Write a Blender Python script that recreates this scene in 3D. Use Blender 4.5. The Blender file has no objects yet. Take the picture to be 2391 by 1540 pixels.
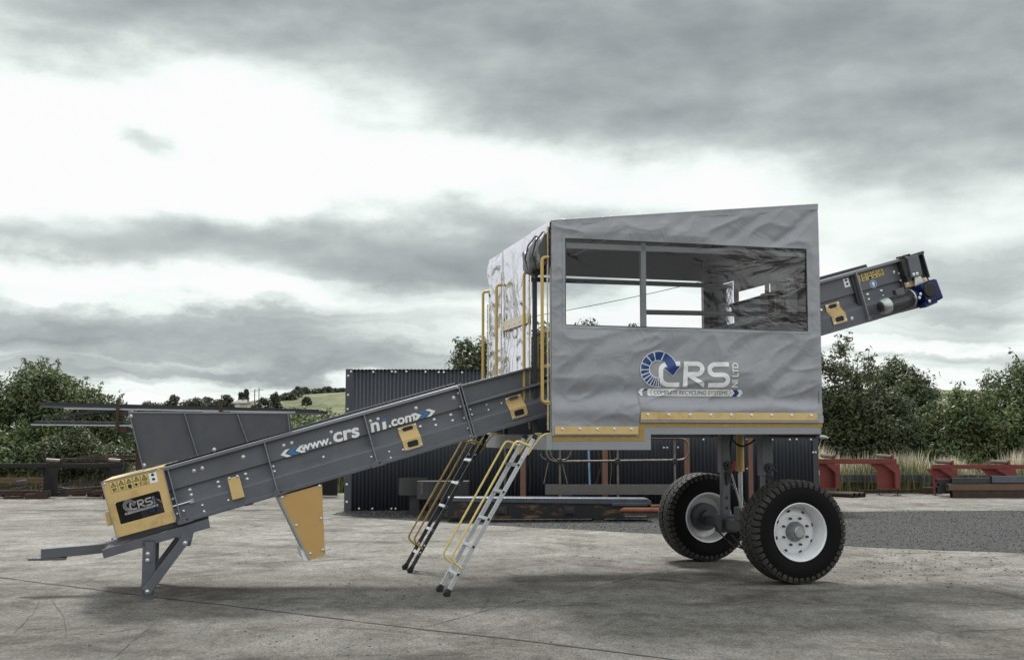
import bpy, bmesh, math, random
import numpy as np
from mathutils import Vector, Matrix, noise
PI = math.pi
S = bpy.context.scene
C = S.collection
random.seed(7); rng = np.random.default_rng(7)

# ------------------------------------------------------------------ camera
cam_d = bpy.data.cameras.new('camera'); cam = bpy.data.objects.new('camera', cam_d); C.objects.link(cam)
F = 2741.0; TH = math.atan(243 / F); CH = 1.545
cam.location = (0, 0, CH); cam.rotation_euler = (PI / 2 + TH, 0, 0)
cam_d.sensor_width = 36; cam_d.lens = 36 * F / 2391; cam_d.clip_end = 3000; cam_d.clip_start = .05
S.camera = cam
S.view_settings.view_transform = 'Standard'; S.view_settings.look = 'None'
S.view_settings.exposure = 0.0; S.view_settings.gamma = 1

# ------------------------------------------------------------------ sky and sun
SUN_EL, SUN_AZ = math.radians(52), math.radians(-8)      # sun behind the machine, slightly left
world = bpy.data.worlds.new('World'); S.world = world; world.use_nodes = True
nt = world.node_tree; N = nt.nodes; L = nt.links; N.clear()
def nn(t, **k):
    n = N.new(t)
    for a, b in k.items(): setattr(n, a, b)
    return n
def math_n(op, a, b=None, c=None, clamp=False):
    n = N.new('ShaderNodeMath'); n.operation = op; n.use_clamp = clamp
    for i, x in enumerate((a, b, c)):
        if x is None: continue
        if isinstance(x, (int, float)): n.inputs[i].default_value = x
        else: L.new(x, n.inputs[i])
    return n.outputs[0]
tc = nn('ShaderNodeTexCoord'); sep = nn('ShaderNodeSeparateXYZ'); L.new(tc.outputs['Generated'], sep.inputs[0])
X_, Y_, Z_ = sep.outputs
az = math_n('ARCTAN2', X_, Y_); el = math_n('ARCSINE', Z_)
cmb = nn('ShaderNodeCombineXYZ'); L.new(az, cmb.inputs[0]); L.new(el, cmb.inputs[1])
# warp of the cloud masses
mapn = nn('ShaderNodeMapping'); mapn.inputs['Scale'].default_value = (5.0, 11.0, 1); L.new(cmb.outputs[0], mapn.inputs[0])
wn = nn('ShaderNodeTexNoise'); wn.inputs['Scale'].default_value = 1.0; wn.inputs['Detail'].default_value = 8; wn.inputs['Roughness'].default_value = .58
L.new(mapn.outputs[0], wn.inputs['Vector'])
vs = nn('ShaderNodeVectorMath', operation='SUBTRACT'); L.new(wn.outputs['Color'], vs.inputs[0]); vs.inputs[1].default_value = (.5, .5, .5)
vm = nn('ShaderNodeVectorMath', operation='MULTIPLY'); L.new(vs.outputs[0], vm.inputs[0]); vm.inputs[1].default_value = (.26, .115, 0)
va = nn('ShaderNodeVectorMath', operation='ADD'); L.new(vm.outputs[0], va.inputs[0]); L.new(cmb.outputs[0], va.inputs[1])
def deg(px, py): return (math.atan((px - 1195.5) / F), (1013 - py) / F * .985)
# dark cloud masses: centre and reach as seen on the day (azimuth, elevation), strength
BL = [(150, 30, 420, 120, .75), (700, 10, 600, 110, .8), (1250, 60, 460, 170, .8), (1700, 110, 520, 200, .85), (2200, 60, 420, 170, .7),
      (1250, 235, 280, 70, .45), (1720, 250, 330, 90, .4), (2350, 330, 300, 140, .95), (2200, 170, 300, 200, .5), (1300, 560, 420, 75, .95), (760, 590, 420, 70, .72),
      (1080, 650, 330, 60, .75), (420, 560, 330, 60, .45), (60, 610, 260, 45, .6), (60, 780, 420, 45, .75), (600, 800, 560, 55, .7), (260, 860, 600, 32, .55),
      (900, 860, 520, 30, .55), (385, 350, 90, 35, .42), (2320, 650, 300, 90, .72), (2250, 760, 340, 40, .5), (2150, 860, 400, 25, .35), (1450, 180, 260, 120, .3),
      (1550, -80, 900, 150, .45), (500, -150, 900, 170, .5)]
tot = None
for (px, py, rx, ry, a) in BL:
    c0 = deg(px, py)
    s1 = nn('ShaderNodeVectorMath', operation='SUBTRACT'); L.new(va.outputs[0], s1.inputs[0]); s1.inputs[1].default_value = (c0[0], c0[1], 0)
    s2 = nn('ShaderNodeVectorMath', operation='MULTIPLY'); L.new(s1.outputs[0], s2.inputs[0]); s2.inputs[1].default_value = (F / rx, F / ry, 0)
    s3 = nn('ShaderNodeVectorMath', operation='DOT_PRODUCT'); L.new(s2.outputs[0], s3.inputs[0]); L.new(s2.outputs[0], s3.inputs[1])
    e = math_n('POWER', 2.71828, math_n('MULTIPLY', s3.outputs['Value'], -1.0))
    e = math_n('MULTIPLY', e, a)
    tot = e if tot is None else math_n('ADD', tot, e)
# wispy texture and flat layers near the horizon
m2 = nn('ShaderNodeMapping'); m2.inputs['Scale'].default_value = (5.5, 13, 1); m2.inputs['Location'].default_value = (3.1, 1.7, 0); L.new(cmb.outputs[0], m2.inputs[0])
n2 = nn('ShaderNodeTexNoise'); n2.inputs['Scale'].default_value = 1.6; n2.inputs['Detail'].default_value = 7; n2.inputs['Roughness'].default_value = .55; L.new(m2.outputs[0], n2.inputs['Vector'])
f2 = math_n('MULTIPLY', math_n('SUBTRACT', n2.outputs['Fac'], .53), 1.0)
tot = math_n('SUBTRACT', 1.0, math_n('POWER', 2.71828, math_n('MULTIPLY', tot, -1.05)))
m3 = nn('ShaderNodeMapping'); m3.inputs['Scale'].default_value = (2.6, 60, 1); L.new(va.outputs[0], m3.inputs[0])
n3 = nn('ShaderNodeTexNoise'); n3.inputs['Scale'].default_value = 1.2; n3.inputs['Detail'].default_value = 4; L.new(m3.outputs[0], n3.inputs['Vector'])
low = math_n('SUBTRACT', 1.0, math_n('DIVIDE', math_n('ABSOLUTE', el), .16), clamp=True)
f3 = math_n('MULTIPLY', math_n('MULTIPLY', math_n('SUBTRACT', n3.outputs['Fac'], .42), low), 1.5)
high = math_n('MULTIPLY', math_n('SUBTRACT', el, .42, clamp=True), .5, clamp=True)
f2 = math_n('MULTIPLY', f2, math_n('ADD', math_n('MULTIPLY', tot, .9), .25))
dens = math_n('ADD', math_n('ADD', math_n('ADD', tot, f2), f3), high)
cr_ = nn('ShaderNodeValToRGB'); L.new(dens, cr_.inputs[0])
er = cr_.color_ramp; er.interpolation = 'B_SPLINE'
er.elements[0].position = 0.14; er.elements[0].color = (1.02, 1.08, 1.05, 1)
er.elements[1].position = 1.0; er.elements[1].color = (.27, .305, .32, 1)
for p, c in ((.30, (.80, .87, .84, 1)), (.5, (.54, .59, .585, 1)), (.75, (.385, .42, .43, 1))):
    q = er.elements.new(p); q.color = c
st = nn('ShaderNodeTexSky'); st.sky_type = 'NISHITA'; st.sun_disc = False; st.sun_elevation = SUN_EL; st.sun_rotation = -SUN_AZ
bgA = nn('ShaderNodeBackground'); bgA.inputs['Strength'].default_value = .05; L.new(st.outputs[0], bgA.inputs[0])
zen = math_n('MULTIPLY_ADD', math_n('MULTIPLY', math_n('SUBTRACT', el, .37, clamp=True), 2.0, clamp=True), .55, 1.0)   # an overcast sky is brightest overhead
bgB = nn('ShaderNodeBackground'); L.new(zen, bgB.inputs['Strength']); ztint = nn('ShaderNodeMix'); ztint.data_type = 'RGBA'; ztint.blend_type = 'MULTIPLY'; L.new(math_n('MULTIPLY', math_n('SUBTRACT', el, .37, clamp=True), 3.0, clamp=True), ztint.inputs[0]); L.new(cr_.outputs[0], ztint.inputs[6]); ztint.inputs[7].default_value = (.975, .965, .985, 1); L.new(ztint.outputs[2], bgB.inputs[0])
mx = nn('ShaderNodeMixShader'); mx.inputs[0].default_value = .97; L.new(bgA.outputs[0], mx.inputs[1]); L.new(bgB.outputs[0], mx.inputs[2])
wo = nn('ShaderNodeOutputWorld'); L.new(mx.outputs[0], wo.inputs[0])
sun_d = bpy.data.lights.new('sun', 'SUN'); sun_d.energy = 3.8; sun_d.angle = math.radians(10); sun_d.color = (1, .97, .92)
sun = bpy.data.objects.new('sun', sun_d); C.objects.link(sun)
sd = Vector((math.sin(SUN_AZ) * math.cos(SUN_EL), math.cos(SUN_AZ) * math.cos(SUN_EL), math.sin(SUN_EL)))
sun.rotation_euler = sd.to_track_quat('Z', 'Y').to_euler()

# ------------------------------------------------------------------ survey helpers (sight lines onto real planes)
ct, sT = math.cos(TH), math.sin(TH)
AM = math.radians(15); ca, sa = math.cos(AM), math.sin(AM); OX, OY = .39, 11.65     # machine frame
def ray(x, y):
    d = (x - 1195.5) / F; e = (770 - y) / F
    return (d, ct - e * sT, sT + e * ct)
def mp(x, y, v):                       # machine (u,z) on the lengthwise plane v
    r = ray(x, y); t = (v - OX * sa + OY * ca) / (-r[0] * sa + r[1] * ca)
    X, Y = t * r[0] - OX, t * r[1] - OY
    return (X * ca + Y * sa, CH + t * r[2])
def fp(x, y, u=0.0):                   # machine (v,z) on the crosswise plane u
    r = ray(x, y); t = (u + OX * ca + OY * sa) / (r[0] * ca + r[1] * sa)
    X, Y = t * r[0] - OX, t * r[1] - OY
    return (-X * sa + Y * ca, CH + t * r[2])
def G(x, y, z=0.0):
    r = ray(x, y); t = (z - CH) / r[2]; return Vector((t * r[0], t * r[1], z))
def D(x, y, Y):
    r = ray(x, y); t = Y / r[1]; return Vector((t * r[0], Y, CH + t * r[2]))
def crop(x0, y0, s): return lambda x, y: ((x0 + x / s) / 1.0707, (y0 + y / s) / 1.0707)

# ------------------------------------------------------------------ materials
MATS = {}
def mat(name, col, rough=.5, metal=0, var=.12, vscale=4, bump=0, bscale=60, spec=.5, stain=None, stain_amt=0, stain_scale=3, coat=0, stretch=None, rvar=.12):
    if name in MATS: return MATS[name]
    m = bpy.data.materials.new(name); m.use_nodes = True; t = m.node_tree; n = t.nodes; l = t.links
    b = n['Principled BSDF']; b.inputs['Roughness'].default_value = rough; b.inputs['Metallic'].default_value = metal
    b.inputs['Specular IOR Level'].default_value = spec; b.inputs['Coat Weight'].default_value = coat
    tcn = n.new('ShaderNodeTexCoord'); vec = tcn.outputs['Object']
    if stretch:
        mpn = n.new('ShaderNodeMapping'); mpn.inputs['Scale'].default_value = stretch; l.new(vec, mpn.inputs[0]); vec = mpn.outputs[0]
    no = n.new('ShaderNodeTexNoise'); no.inputs['Scale'].default_value = vscale; no.inputs['Detail'].default_value = 8; no.inputs['Roughness'].default_value = .65; l.new(vec, no.inputs['Vector'])
    mr = n.new('ShaderNodeMapRange'); mr.inputs[1].default_value = .25; mr.inputs[2].default_value = .75
    mr.inputs[3].default_value = 1 - var; mr.inputs[4].default_value = 1 + var; l.new(no.outputs[0], mr.inputs[0])
    hs = n.new('ShaderNodeVectorMath'); hs.operation = 'SCALE'; hs.inputs[0].default_value = col; l.new(mr.outputs[0], hs.inputs['Scale'])
    out = hs.outputs[0]
    if stain:
        n4 = n.new('ShaderNodeTexNoise'); n4.inputs['Scale'].default_value = stain_scale; n4.inputs['Detail'].default_value = 10; n4.inputs['Roughness'].default_value = .7; l.new(vec, n4.inputs['Vector'])
        r4 = n.new('ShaderNodeMapRange'); r4.inputs[1].default_value = .52; r4.inputs[2].default_value = .64; r4.inputs[3].default_value = 0; r4.inputs[4].default_value = stain_amt; l.new(n4.outputs[0], r4.inputs[0])
        mxn = n.new('ShaderNodeMix'); mxn.data_type = 'RGBA'; l.new(r4.outputs[0], mxn.inputs[0]); l.new(out, mxn.inputs[6]); mxn.inputs[7].default_value = (*stain, 1); out = mxn.outputs[2]
    l.new(out, b.inputs['Base Color'])
    if rvar:
        rr = n.new('ShaderNodeMapRange'); rr.inputs[3].default_value = max(0.02, rough - rvar); rr.inputs[4].default_value = min(1, rough + rvar); l.new(no.outputs[0], rr.inputs[0]); l.new(rr.outputs[0], b.inputs['Roughness'])
    if bump:
        nb = n.new('ShaderNodeTexNoise'); nb.inputs['Scale'].default_value = bscale; nb.inputs['Detail'].default_value = 6; l.new(vec, nb.inputs['Vector'])
        bp = n.new('ShaderNodeBump'); bp.inputs['Strength'].default_value = bump; bp.inputs['Distance'].default_value = .02; l.new(nb.outputs[0], bp.inputs['Height']); l.new(bp.outputs[0], b.inputs['Normal'])
    MATS[name] = m; return m
GREY = mat('grey_machine_paint', (.120, .130, .147), .42, var=.16, vscale=2.2, bump=.06, bscale=25, stain=(.17, .17, .17), stain_amt=.32, stain_scale=5)
GREYE = mat('rib_glint_grey', (.26, .275, .30), .3, var=.15, vscale=20)  # ribs in a lighter grey: the bright glint of their bevels, put into the colour
GREYL = mat('light_grey_frame_paint', (.30, .315, .33), .4, var=.07, vscale=3, bump=.03, stain=(.2, .2, .2), stain_amt=.25)
GREYD = mat('dark_grey_paint', (.055, .06, .068), .5, var=.12)
YEL = mat('yellow_paint', (.68, .49, .215), .34, var=.09, vscale=3, bump=.05, bscale=20, stain=(.40, .27, .11), stain_amt=.5, stain_scale=5)
CHY = mat('chute_orange_yellow', (.55, .35, .125), .4, var=.08, vscale=3, stain=(.36, .21, .08), stain_amt=.4)  # warmer than the guard yellow, chute only
OCH = mat('worn_ochre_tape', (.42, .28, .065), .45, var=.3, vscale=14, stain=(.2, .13, .04), stain_amt=.5, stain_scale=20, bump=.3, bscale=30, stretch=(1, 1, 6))
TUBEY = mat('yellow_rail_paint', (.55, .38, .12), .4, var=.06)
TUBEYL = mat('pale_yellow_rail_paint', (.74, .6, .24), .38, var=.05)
ZINC = mat('zinc_bolt', (.75, .76, .76), .3, 1, var=.1)
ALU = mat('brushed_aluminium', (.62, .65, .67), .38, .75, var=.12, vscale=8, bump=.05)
ALUD = mat('darkened_aluminium', (.045, .05, .055), .45, .1, var=.25, vscale=12, stain=(.2, .2, .2), stain_amt=.3, stain_scale=9)  # aluminium darkened in colour for the dark surroundings the second ladder's rails reflect
RUBBER = mat('tyre_rubber', (.006, .006, .0065), .72, var=.25, vscale=12, bump=.25, bscale=90, spec=.14)
TREAD = mat('tyre_tread_rubber', (.034, .033, .030), .7, var=.3, vscale=18, bump=.3, bscale=90, stain=(.10, .095, .08), stain_amt=.45, stain_scale=14, spec=.3)
BLACK = mat('black_plastic', (.012, .012, .013), .5, var=.2)
HOSE = mat('black_hose', (.01, .01, .01), .4, var=.1)
RIM = mat('silver_white_rim_paint', (.76, .78, .79), .3, .1, var=.05, stain=(.5, .5, .48), stain_amt=.3)
WHITE = mat('white_vinyl', (.88, .91, .90), .45, var=.04)
BLUE = mat('blue_vinyl', (.016, .06, .22), .22, var=.15, vscale=20)
BLUE2 = mat('bright_blue_vinyl', (.05, .20, .50), .35, var=.05)
MOTB = mat('blue_gearbox_paint', (.010, .020, .12), .35, var=.2, bump=.1)
LBL = mat('yellow_sticker', (.70, .55, .20), .5, var=.04)
INK = mat('black_ink', (.02, .02, .02), .6, var=.1)
INKG = mat('grey_ink', (.14, .16, .17), .6, var=.1)
CAB = mat('pale_cabinet_paint', (.62, .64, .62), .45, var=.04)
RED = mat('red_plastic', (.35, .02, .02), .35)
REDP = mat('weathered_red_paint', (.185, .038, .030), .7, var=.25, vscale=5, stain=(.13, .055, .035), stain_amt=.7, stain_scale=4, bump=.2)
RUST = mat('rusty_steel', (.052, .030, .023), .85, var=.4, vscale=6, stain=(.03, .018, .014), stain_amt=.8, stain_scale=4, bump=.3)
RUSTP = mat('rust_brown_primer_post', (.17, .088, .062), .7, var=.2, vscale=6)
STEELD = mat('dark_mill_steel', (.035, .037, .042), .45, .3, var=.3, vscale=6, stain=(.07, .05, .04), stain_amt=.4)
STEELB = mat('blue_black_steel_section', (.10, .115, .14), .38, .6, var=.2, vscale=5)
SHEET = mat('charcoal_corrugated_sheet', (.046, .053, .064), .4, var=.14, vscale=1.5, stain=(.06, .065, .07), stain_amt=.4, stretch=(6, 6, .6), spec=.5)
WIRE = mat('galvanised_pipe', (.17, .155, .14), .45, .7, var=.3, vscale=12, stain=(.12, .07, .05), stain_amt=.6, stain_scale=7)
GLVD = mat('dull_timber', (.13, .125, .12), .8, var=.3, vscale=6, bump=.3, stretch=(1, 8, 8))
GALV = mat('galvanised_steel', (.45, .47, .47), .36, .9, var=.2, vscale=14)
BARK = mat('bark', (.06, .048, .036), .9, var=.3, vscale=12, bump=.5)

def pvc(name, col, rough, bstr, sc, metal=0.0):
    m = bpy.data.materials.new(name); m.use_nodes = True; t = m.node_tree; n = t.nodes; l = t.links; b = n['Principled BSDF']
    tcn = n.new('ShaderNodeTexCoord')
    b.inputs['Roughness'].default_value = rough; b.inputs['Metallic'].default_value = metal
    n1 = n.new('ShaderNodeTexNoise'); n1.inputs['Scale'].default_value = sc; n1.inputs['Detail'].default_value = 5; n1.inputs['Distortion'].default_value = 1.6; n1.inputs['Roughness'].default_value = .45
    l.new(tcn.outputs['Object'], n1.inputs['Vector'])
    n2 = n.new('ShaderNodeTexNoise'); n2.inputs['Scale'].default_value = 2.2; n2.inputs['Detail'].default_value = 6; l.new(tcn.outputs['Object'], n2.inputs['Vector'])
    mr = n.new('ShaderNodeMapRange'); mr.inputs[3].default_value = .93; mr.inputs[4].default_value = 1.07; l.new(n2.outputs[0], mr.inputs[0])
    v = n.new('ShaderNodeVectorMath'); v.operation = 'SCALE'; v.inputs[0].default_value = col; l.new(mr.outputs[0], v.inputs['Scale']); l.new(v.outputs[0], b.inputs['Base Color'])
    bp = n.new('ShaderNodeBump'); bp.inputs['Strength'].default_value = bstr; bp.inputs['Distance'].default_value = .03; l.new(n1.outputs[0], bp.inputs['Height']); l.new(bp.outputs[0], b.inputs['Normal'])
    return m
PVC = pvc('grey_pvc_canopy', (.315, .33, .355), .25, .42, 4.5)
PVCS = pvc('shiny_silver_pvc', (.66, .68, .74), .16, .7, 3.2, .95)
ROLLM = pvc('rolled_dark_pvc', (.055, .06, .066), .35, .3, 6)
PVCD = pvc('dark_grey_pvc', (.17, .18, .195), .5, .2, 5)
def film(name, tint, refl, bstr, sc, right=False):
    m = bpy.data.materials.new(name); m.use_nodes = True; t = m.node_tree; n = t.nodes; l = t.links; n.clear()
    o = n.new('ShaderNodeOutputMaterial'); tr = n.new('ShaderNodeBsdfTransparent'); tr.inputs[0].default_value = tint
    gl = n.new('ShaderNodeBsdfGlossy'); gl.inputs['Roughness'].default_value = .04; gl.inputs[0].default_value = (1, 1, 1, 1)
    tcn = n.new('ShaderNodeTexCoord'); n1 = n.new('ShaderNodeTexNoise'); n1.inputs['Scale'].default_value = sc; n1.inputs['Detail'].default_value = 3; n1.inputs['Distortion'].default_value = 2.5; l.new(tcn.outputs['Object'], n1.inputs[0])
    bp = n.new('ShaderNodeBump'); bp.inputs['Strength'].default_value = bstr; bp.inputs['Distance'].default_value = .05; l.new(n1.outputs[0], bp.inputs['Height']); l.new(bp.outputs[0], gl.inputs['Normal'])
    fr = n.new('ShaderNodeFresnel'); fr.inputs[0].default_value = 1.5; l.new(bp.outputs[0], fr.inputs['Normal'])
    mu = n.new('ShaderNodeMath'); mu.operation = 'MULTIPLY'; mu.inputs[1].default_value = refl; l.new(fr.outputs[0], mu.inputs[0])
    if right:                            # the right half of the sheet is slacker and buckled
        sx = n.new('ShaderNodeSeparateXYZ'); l.new(tcn.outputs['Object'], sx.inputs[0]); m1 = n.new('ShaderNodeMapRange'); m1.inputs[1].default_value = 1.5; m1.inputs[2].default_value = 2.3; m1.inputs[3].default_value = bstr; m1.inputs[4].default_value = 1.0; l.new(sx.outputs[0], m1.inputs[0]); l.new(m1.outputs[0], bp.inputs['Strength'])
        m2_ = n.new('ShaderNodeMapRange'); m2_.inputs[1].default_value = 1.5; m2_.inputs[2].default_value = 2.3; m2_.inputs[3].default_value = refl * .8; m2_.inputs[4].default_value = refl * 1.9; l.new(sx.outputs[0], m2_.inputs[0]); l.new(m2_.outputs[0], mu.inputs[1])
        mpn = n.new('ShaderNodeMapping'); mpn.inputs['Rotation'].default_value = (0, .55, 0); mpn.inputs['Scale'].default_value = (.8, 1, 2.6); l.new(tcn.outputs['Object'], mpn.inputs[0]); l.new(mpn.outputs[0], n1.inputs[0]); bp.inputs['Distance'].default_value = .09
    mxs = n.new('ShaderNodeMixShader'); l.new(mu.outputs[0], mxs.inputs[0]); l.new(tr.outputs[0], mxs.inputs[1]); l.new(gl.outputs[0], mxs.inputs[2]); l.new(mxs.outputs[0], o.inputs[0])
    return m
FILM = film('clear_pvc_film', (.96, .98, .98, 1), 1.0, .12, 1.5, True)
FILM2 = film('flat_clear_panel', (.93, .94, .94, 1), .5, .02, 3)

# ------------------------------------------------------------------ mesh builder
class MB:
    def __init__(s): s.v = []; s.f = []; s.s = []
    def add(s, vs, fs, smooth=False):
        o = len(s.v); s.v += [tuple(p) for p in vs]; s.f += [tuple(i + o for i in f) for f in fs]; s.s += [smooth] * len(fs); return s
    def prism(s, poly, ext):
        e = Vector(ext); p = [Vector(q) for q in poly]; n = len(p)
        return s.add(p + [q + e for q in p], [tuple(range(n - 1, -1, -1)), tuple(range(n, 2 * n))] + [(i, (i + 1) % n, n + (i + 1) % n, n + i) for i in range(n)])
    def box(s, a, b, M=None):
        x0, y0, z0 = a; x1, y1, z1 = b
        vs = [Vector(q) for q in ((x0, y0, z0), (x1, y0, z0), (x1, y1, z0), (x0, y1, z0), (x0, y0, z1), (x1, y0, z1), (x1, y1, z1), (x0, y1, z1))]
        if M: vs = [M @ q for q in vs]
        return s.add(vs, [(3, 2, 1, 0), (4, 5, 6, 7), (0, 1, 5, 4), (1, 2, 6, 5), (2, 3, 7, 6), (3, 0, 4, 7)])
    def tube(s, pts, r, n=10, cap=True, bend=0):
        pts = [Vector(p) for p in pts]
        if bend:
            q = [pts[0]]
            for i in range(1, len(pts) - 1):
                a, b, c = pts[i - 1], pts[i], pts[i + 1]; d1 = (a - b).normalized(); d2 = (c - b).normalized()
                k = min(bend, (a - b).length * .45, (c - b).length * .45); A_, B_ = b + d1 * k, b + d2 * k
                for t in (0, .2, .4, .6, .8, 1): q.append(A_ * (1 - t) ** 2 + b * 2 * t * (1 - t) + B_ * t * t)
            q.append(pts[-1]); pts = q
        vs = []; fs = []; up = None
        for i, p in enumerate(pts):
            d = (pts[min(i + 1, len(pts) - 1)] - pts[max(i - 1, 0)]).normalized()
            if up is None: up = d.orthogonal().normalized()
            up = (up - d * up.dot(d)).normalized(); w = d.cross(up)
            rr = r[i] if isinstance(r, (list, tuple)) else r
            for k in range(n):
                a = 2 * PI * k / n; vs.append(p + (up * math.cos(a) + w * math.sin(a)) * rr)
        for i in range(len(pts) - 1):
            for k in range(n): fs.append((i * n + k, i * n + (k + 1) % n, (i + 1) * n + (k + 1) % n, (i + 1) * n + k))
        s.add(vs, fs, True)
        if cap:
            o = len(s.v) - len(vs); s.f.append(tuple(o + k for k in range(n - 1, -1, -1))); s.f.append(tuple(o + (len(pts) - 1) * n + k for k in range(n))); s.s += [False, False]
        return s
    def cyl(s, a, b, r, n=20, r2=None): return s.tube([a, b], [r, r if r2 is None else r2], n)
    def bar(s, a, b, w, h, upv=(0, 0, 1), roll=0):        # rectangular bar from a to b; w across, h along upv
        a = Vector(a); b = Vector(b); d = (b - a).normalized(); u = Vector(upv); x = d.cross(u).normalized(); u = x.cross(d).normalized()
        vs = []
        for p in (a, b):
            for sx, sy in ((-1, -1), (1, -1), (1, 1), (-1, 1)): vs.append(p + x * sx * w / 2 + u * sy * h / 2)
        return s.add(vs, [(3, 2, 1, 0), (4, 5, 6, 7), (0, 1, 5, 4), (1, 2, 6, 5), (2, 3, 7, 6), (3, 0, 4, 7)])
    def lathe(s, prof, org, axis, n=48):                  # prof: (along axis, radius)
        o = Vector(org); ax = Vector(axis).normalized(); e1 = ax.orthogonal().normalized(); e2 = ax.cross(e1); vs = []; fs = []
        for (h, r) in prof:
            for k in range(n):
                a = 2 * PI * k / n; vs.append(o + ax * h + (e1 * math.cos(a) + e2 * math.sin(a)) * r)
        for i in range(len(prof) - 1):
            for k in range(n): fs.append((i * n + k, i * n + (k + 1) % n, (i + 1) * n + (k + 1) % n, (i + 1) * n + k))
        return s.add(vs, fs, True)
    def build(s, name, m, parent=None, bevel=0, solid=0, sharp=40):
        me = bpy.data.meshes.new(name); me.from_pydata(s.v, [], s.f); me.update()
        me.polygons.foreach_set('use_smooth', s.s); me.materials.append(m)
        bm = bmesh.new(); bm.from_mesh(me); bmesh.ops.recalc_face_normals(bm, faces=bm.faces); bm.to_mesh(me); bm.free()
        if any(s.s): me.set_sharp_from_angle(angle=math.radians(sharp))
        o = bpy.data.objects.new(name, me); C.objects.link(o)
        if parent: o.parent = parent
        if solid: q = o.modifiers.new('solid', 'SOLIDIFY'); q.thickness = solid; q.offset = 0
        if bevel: q = o.modifiers.new('bevel', 'BEVEL'); q.width = bevel; q.segments = 2; q.limit_method = 'ANGLE'; q.angle_limit = math.radians(35); q.harden_normals = False
        return o
def tag(o, label=None, cat=None, group=None, kind=None):
    for k, x in (('label', label), ('category', cat), ('group', group), ('kind', kind)):
        if x: o[k] = x
    return o
def empty(name, loc=(0, 0, 0), rz=0, **k):
    o = bpy.data.objects.new(name, None); C.objects.link(o); o.location = loc; o.rotation_euler = (0, 0, rz); o.empty_display_size = .2
    return tag(o, **k)
def copy_tree(o, parent=None):
    c = o.copy(); C.objects.link(c); c.parent = parent
    for ch in list(o.children): copy_tree(ch, c)
    return c
def text_mesh(body, bold=0.0, shear=0.0, spacing=1.0):
    cu = bpy.data.curves.new('t', 'FONT'); cu.body = body; cu.size = 1; cu.offset = bold; cu.shear = shear; cu.space_character = spacing; cu.resolution_u = 5
    ob = bpy.data.objects.new('t', cu); C.objects.link(ob); dg = bpy.context.evaluated_depsgraph_get(); dg.update()
    me = bpy.data.meshes.new_from_object(ob.evaluated_get(dg)); bpy.data.objects.remove(ob); bpy.data.curves.remove(cu)
    vs = [Vector(v.co) for v in me.vertices]; fs = [tuple(p.vertices) for p in me.polygons]; bpy.data.meshes.remove(me)
    x0 = min(v.x for v in vs); x1 = max(v.x for v in vs); y0 = min(v.y for v in vs); y1 = max(v.y for v in vs)
    return [((v.x - x0) / (x1 - x0), (v.y - y0) / (y1 - y0)) for v in vs], fs
def place_text(mb, body, quad, fmap, seg=0, **k):         # quad: bl, br, tl in the map's 2-D coordinates
    pts, fs = text_mesh(body, **k); bl, br, tl = [Vector(q) for q in quad]
    if seg:                                               # fine enough to follow the folds of cloth
        bm = bmesh.new(); vv = [bm.verts.new((*(bl + (br - bl) * a + (tl - bl) * b), 0)) for a, b in pts]
        for f in fs:
            try: bm.faces.new([vv[i] for i in f])
            except ValueError: pass
        for _ in range(3):
            bmesh.ops.triangulate(bm, faces=bm.faces[:]); ed = [e for e in bm.edges if e.calc_length() > seg]
            if not ed: break
            bmesh.ops.subdivide_edges(bm, edges=ed, cuts=1)
        bm.verts.index_update(); mb.add([fmap(v.co.x, v.co.y) for v in bm.verts], [tuple(v.index for v in f.verts) for f in bm.faces]); bm.free(); return
    mb.add([fmap(*(bl + (br - bl) * a + (tl - bl) * b)) for a, b in pts], fs)

# ================================================================== THE MACHINE
root = empty('mobile_picking_station', (OX, OY, 0), AM, label='grey towable picking station with inclined conveyor and canvas-covered cabin on two big wheels', cat='picking station')
W_CAB = 2.55
AL = math.atan(.2845); cAl, sAl = math.cos(AL), math.sin(AL); U0, Z0 = -3.563, .677
VN, VF = .69, 1.86
def CS(s, w, v): return (U0 + s * cAl - w * sAl, v, Z0 + s * sAl + w * cAl)
def sw(x, y, v=VN):
    u, z = mp(x, y, v); return ((u - U0) * cAl + (z - Z0) * sAl, -(u - U0) * sAl + (z - Z0) * cAl)
def mir(p): return (p[0], 2 * 1.275 - p[1], p[2])
conveyor = tag(MB().build('conveyor', GREY, root)) if False else None
c1 = crop(220, 1000, 3.08); c2 = crop(640, 850, 2.40625); c3 = crop(1160, 500, 2.36875); c6 = crop(1980, 600, 5.1333)
c7 = crop(1560, 1060, 3.5); c8 = crop(1960, 820, 3.3483); c9 = crop(600, 900, 4.2775); cL = crop(960, 1080, 3.666); cT = crop(1220, 1000, 7); cG = crop(1580, 870, 7.97)
c5 = crop(1340, 840, 3.2311); c4 = crop(1340, 480, 3.2311); cB = crop(1240, 1080, 4.598); cW = crop(1700, 580, 5.9235)

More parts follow.
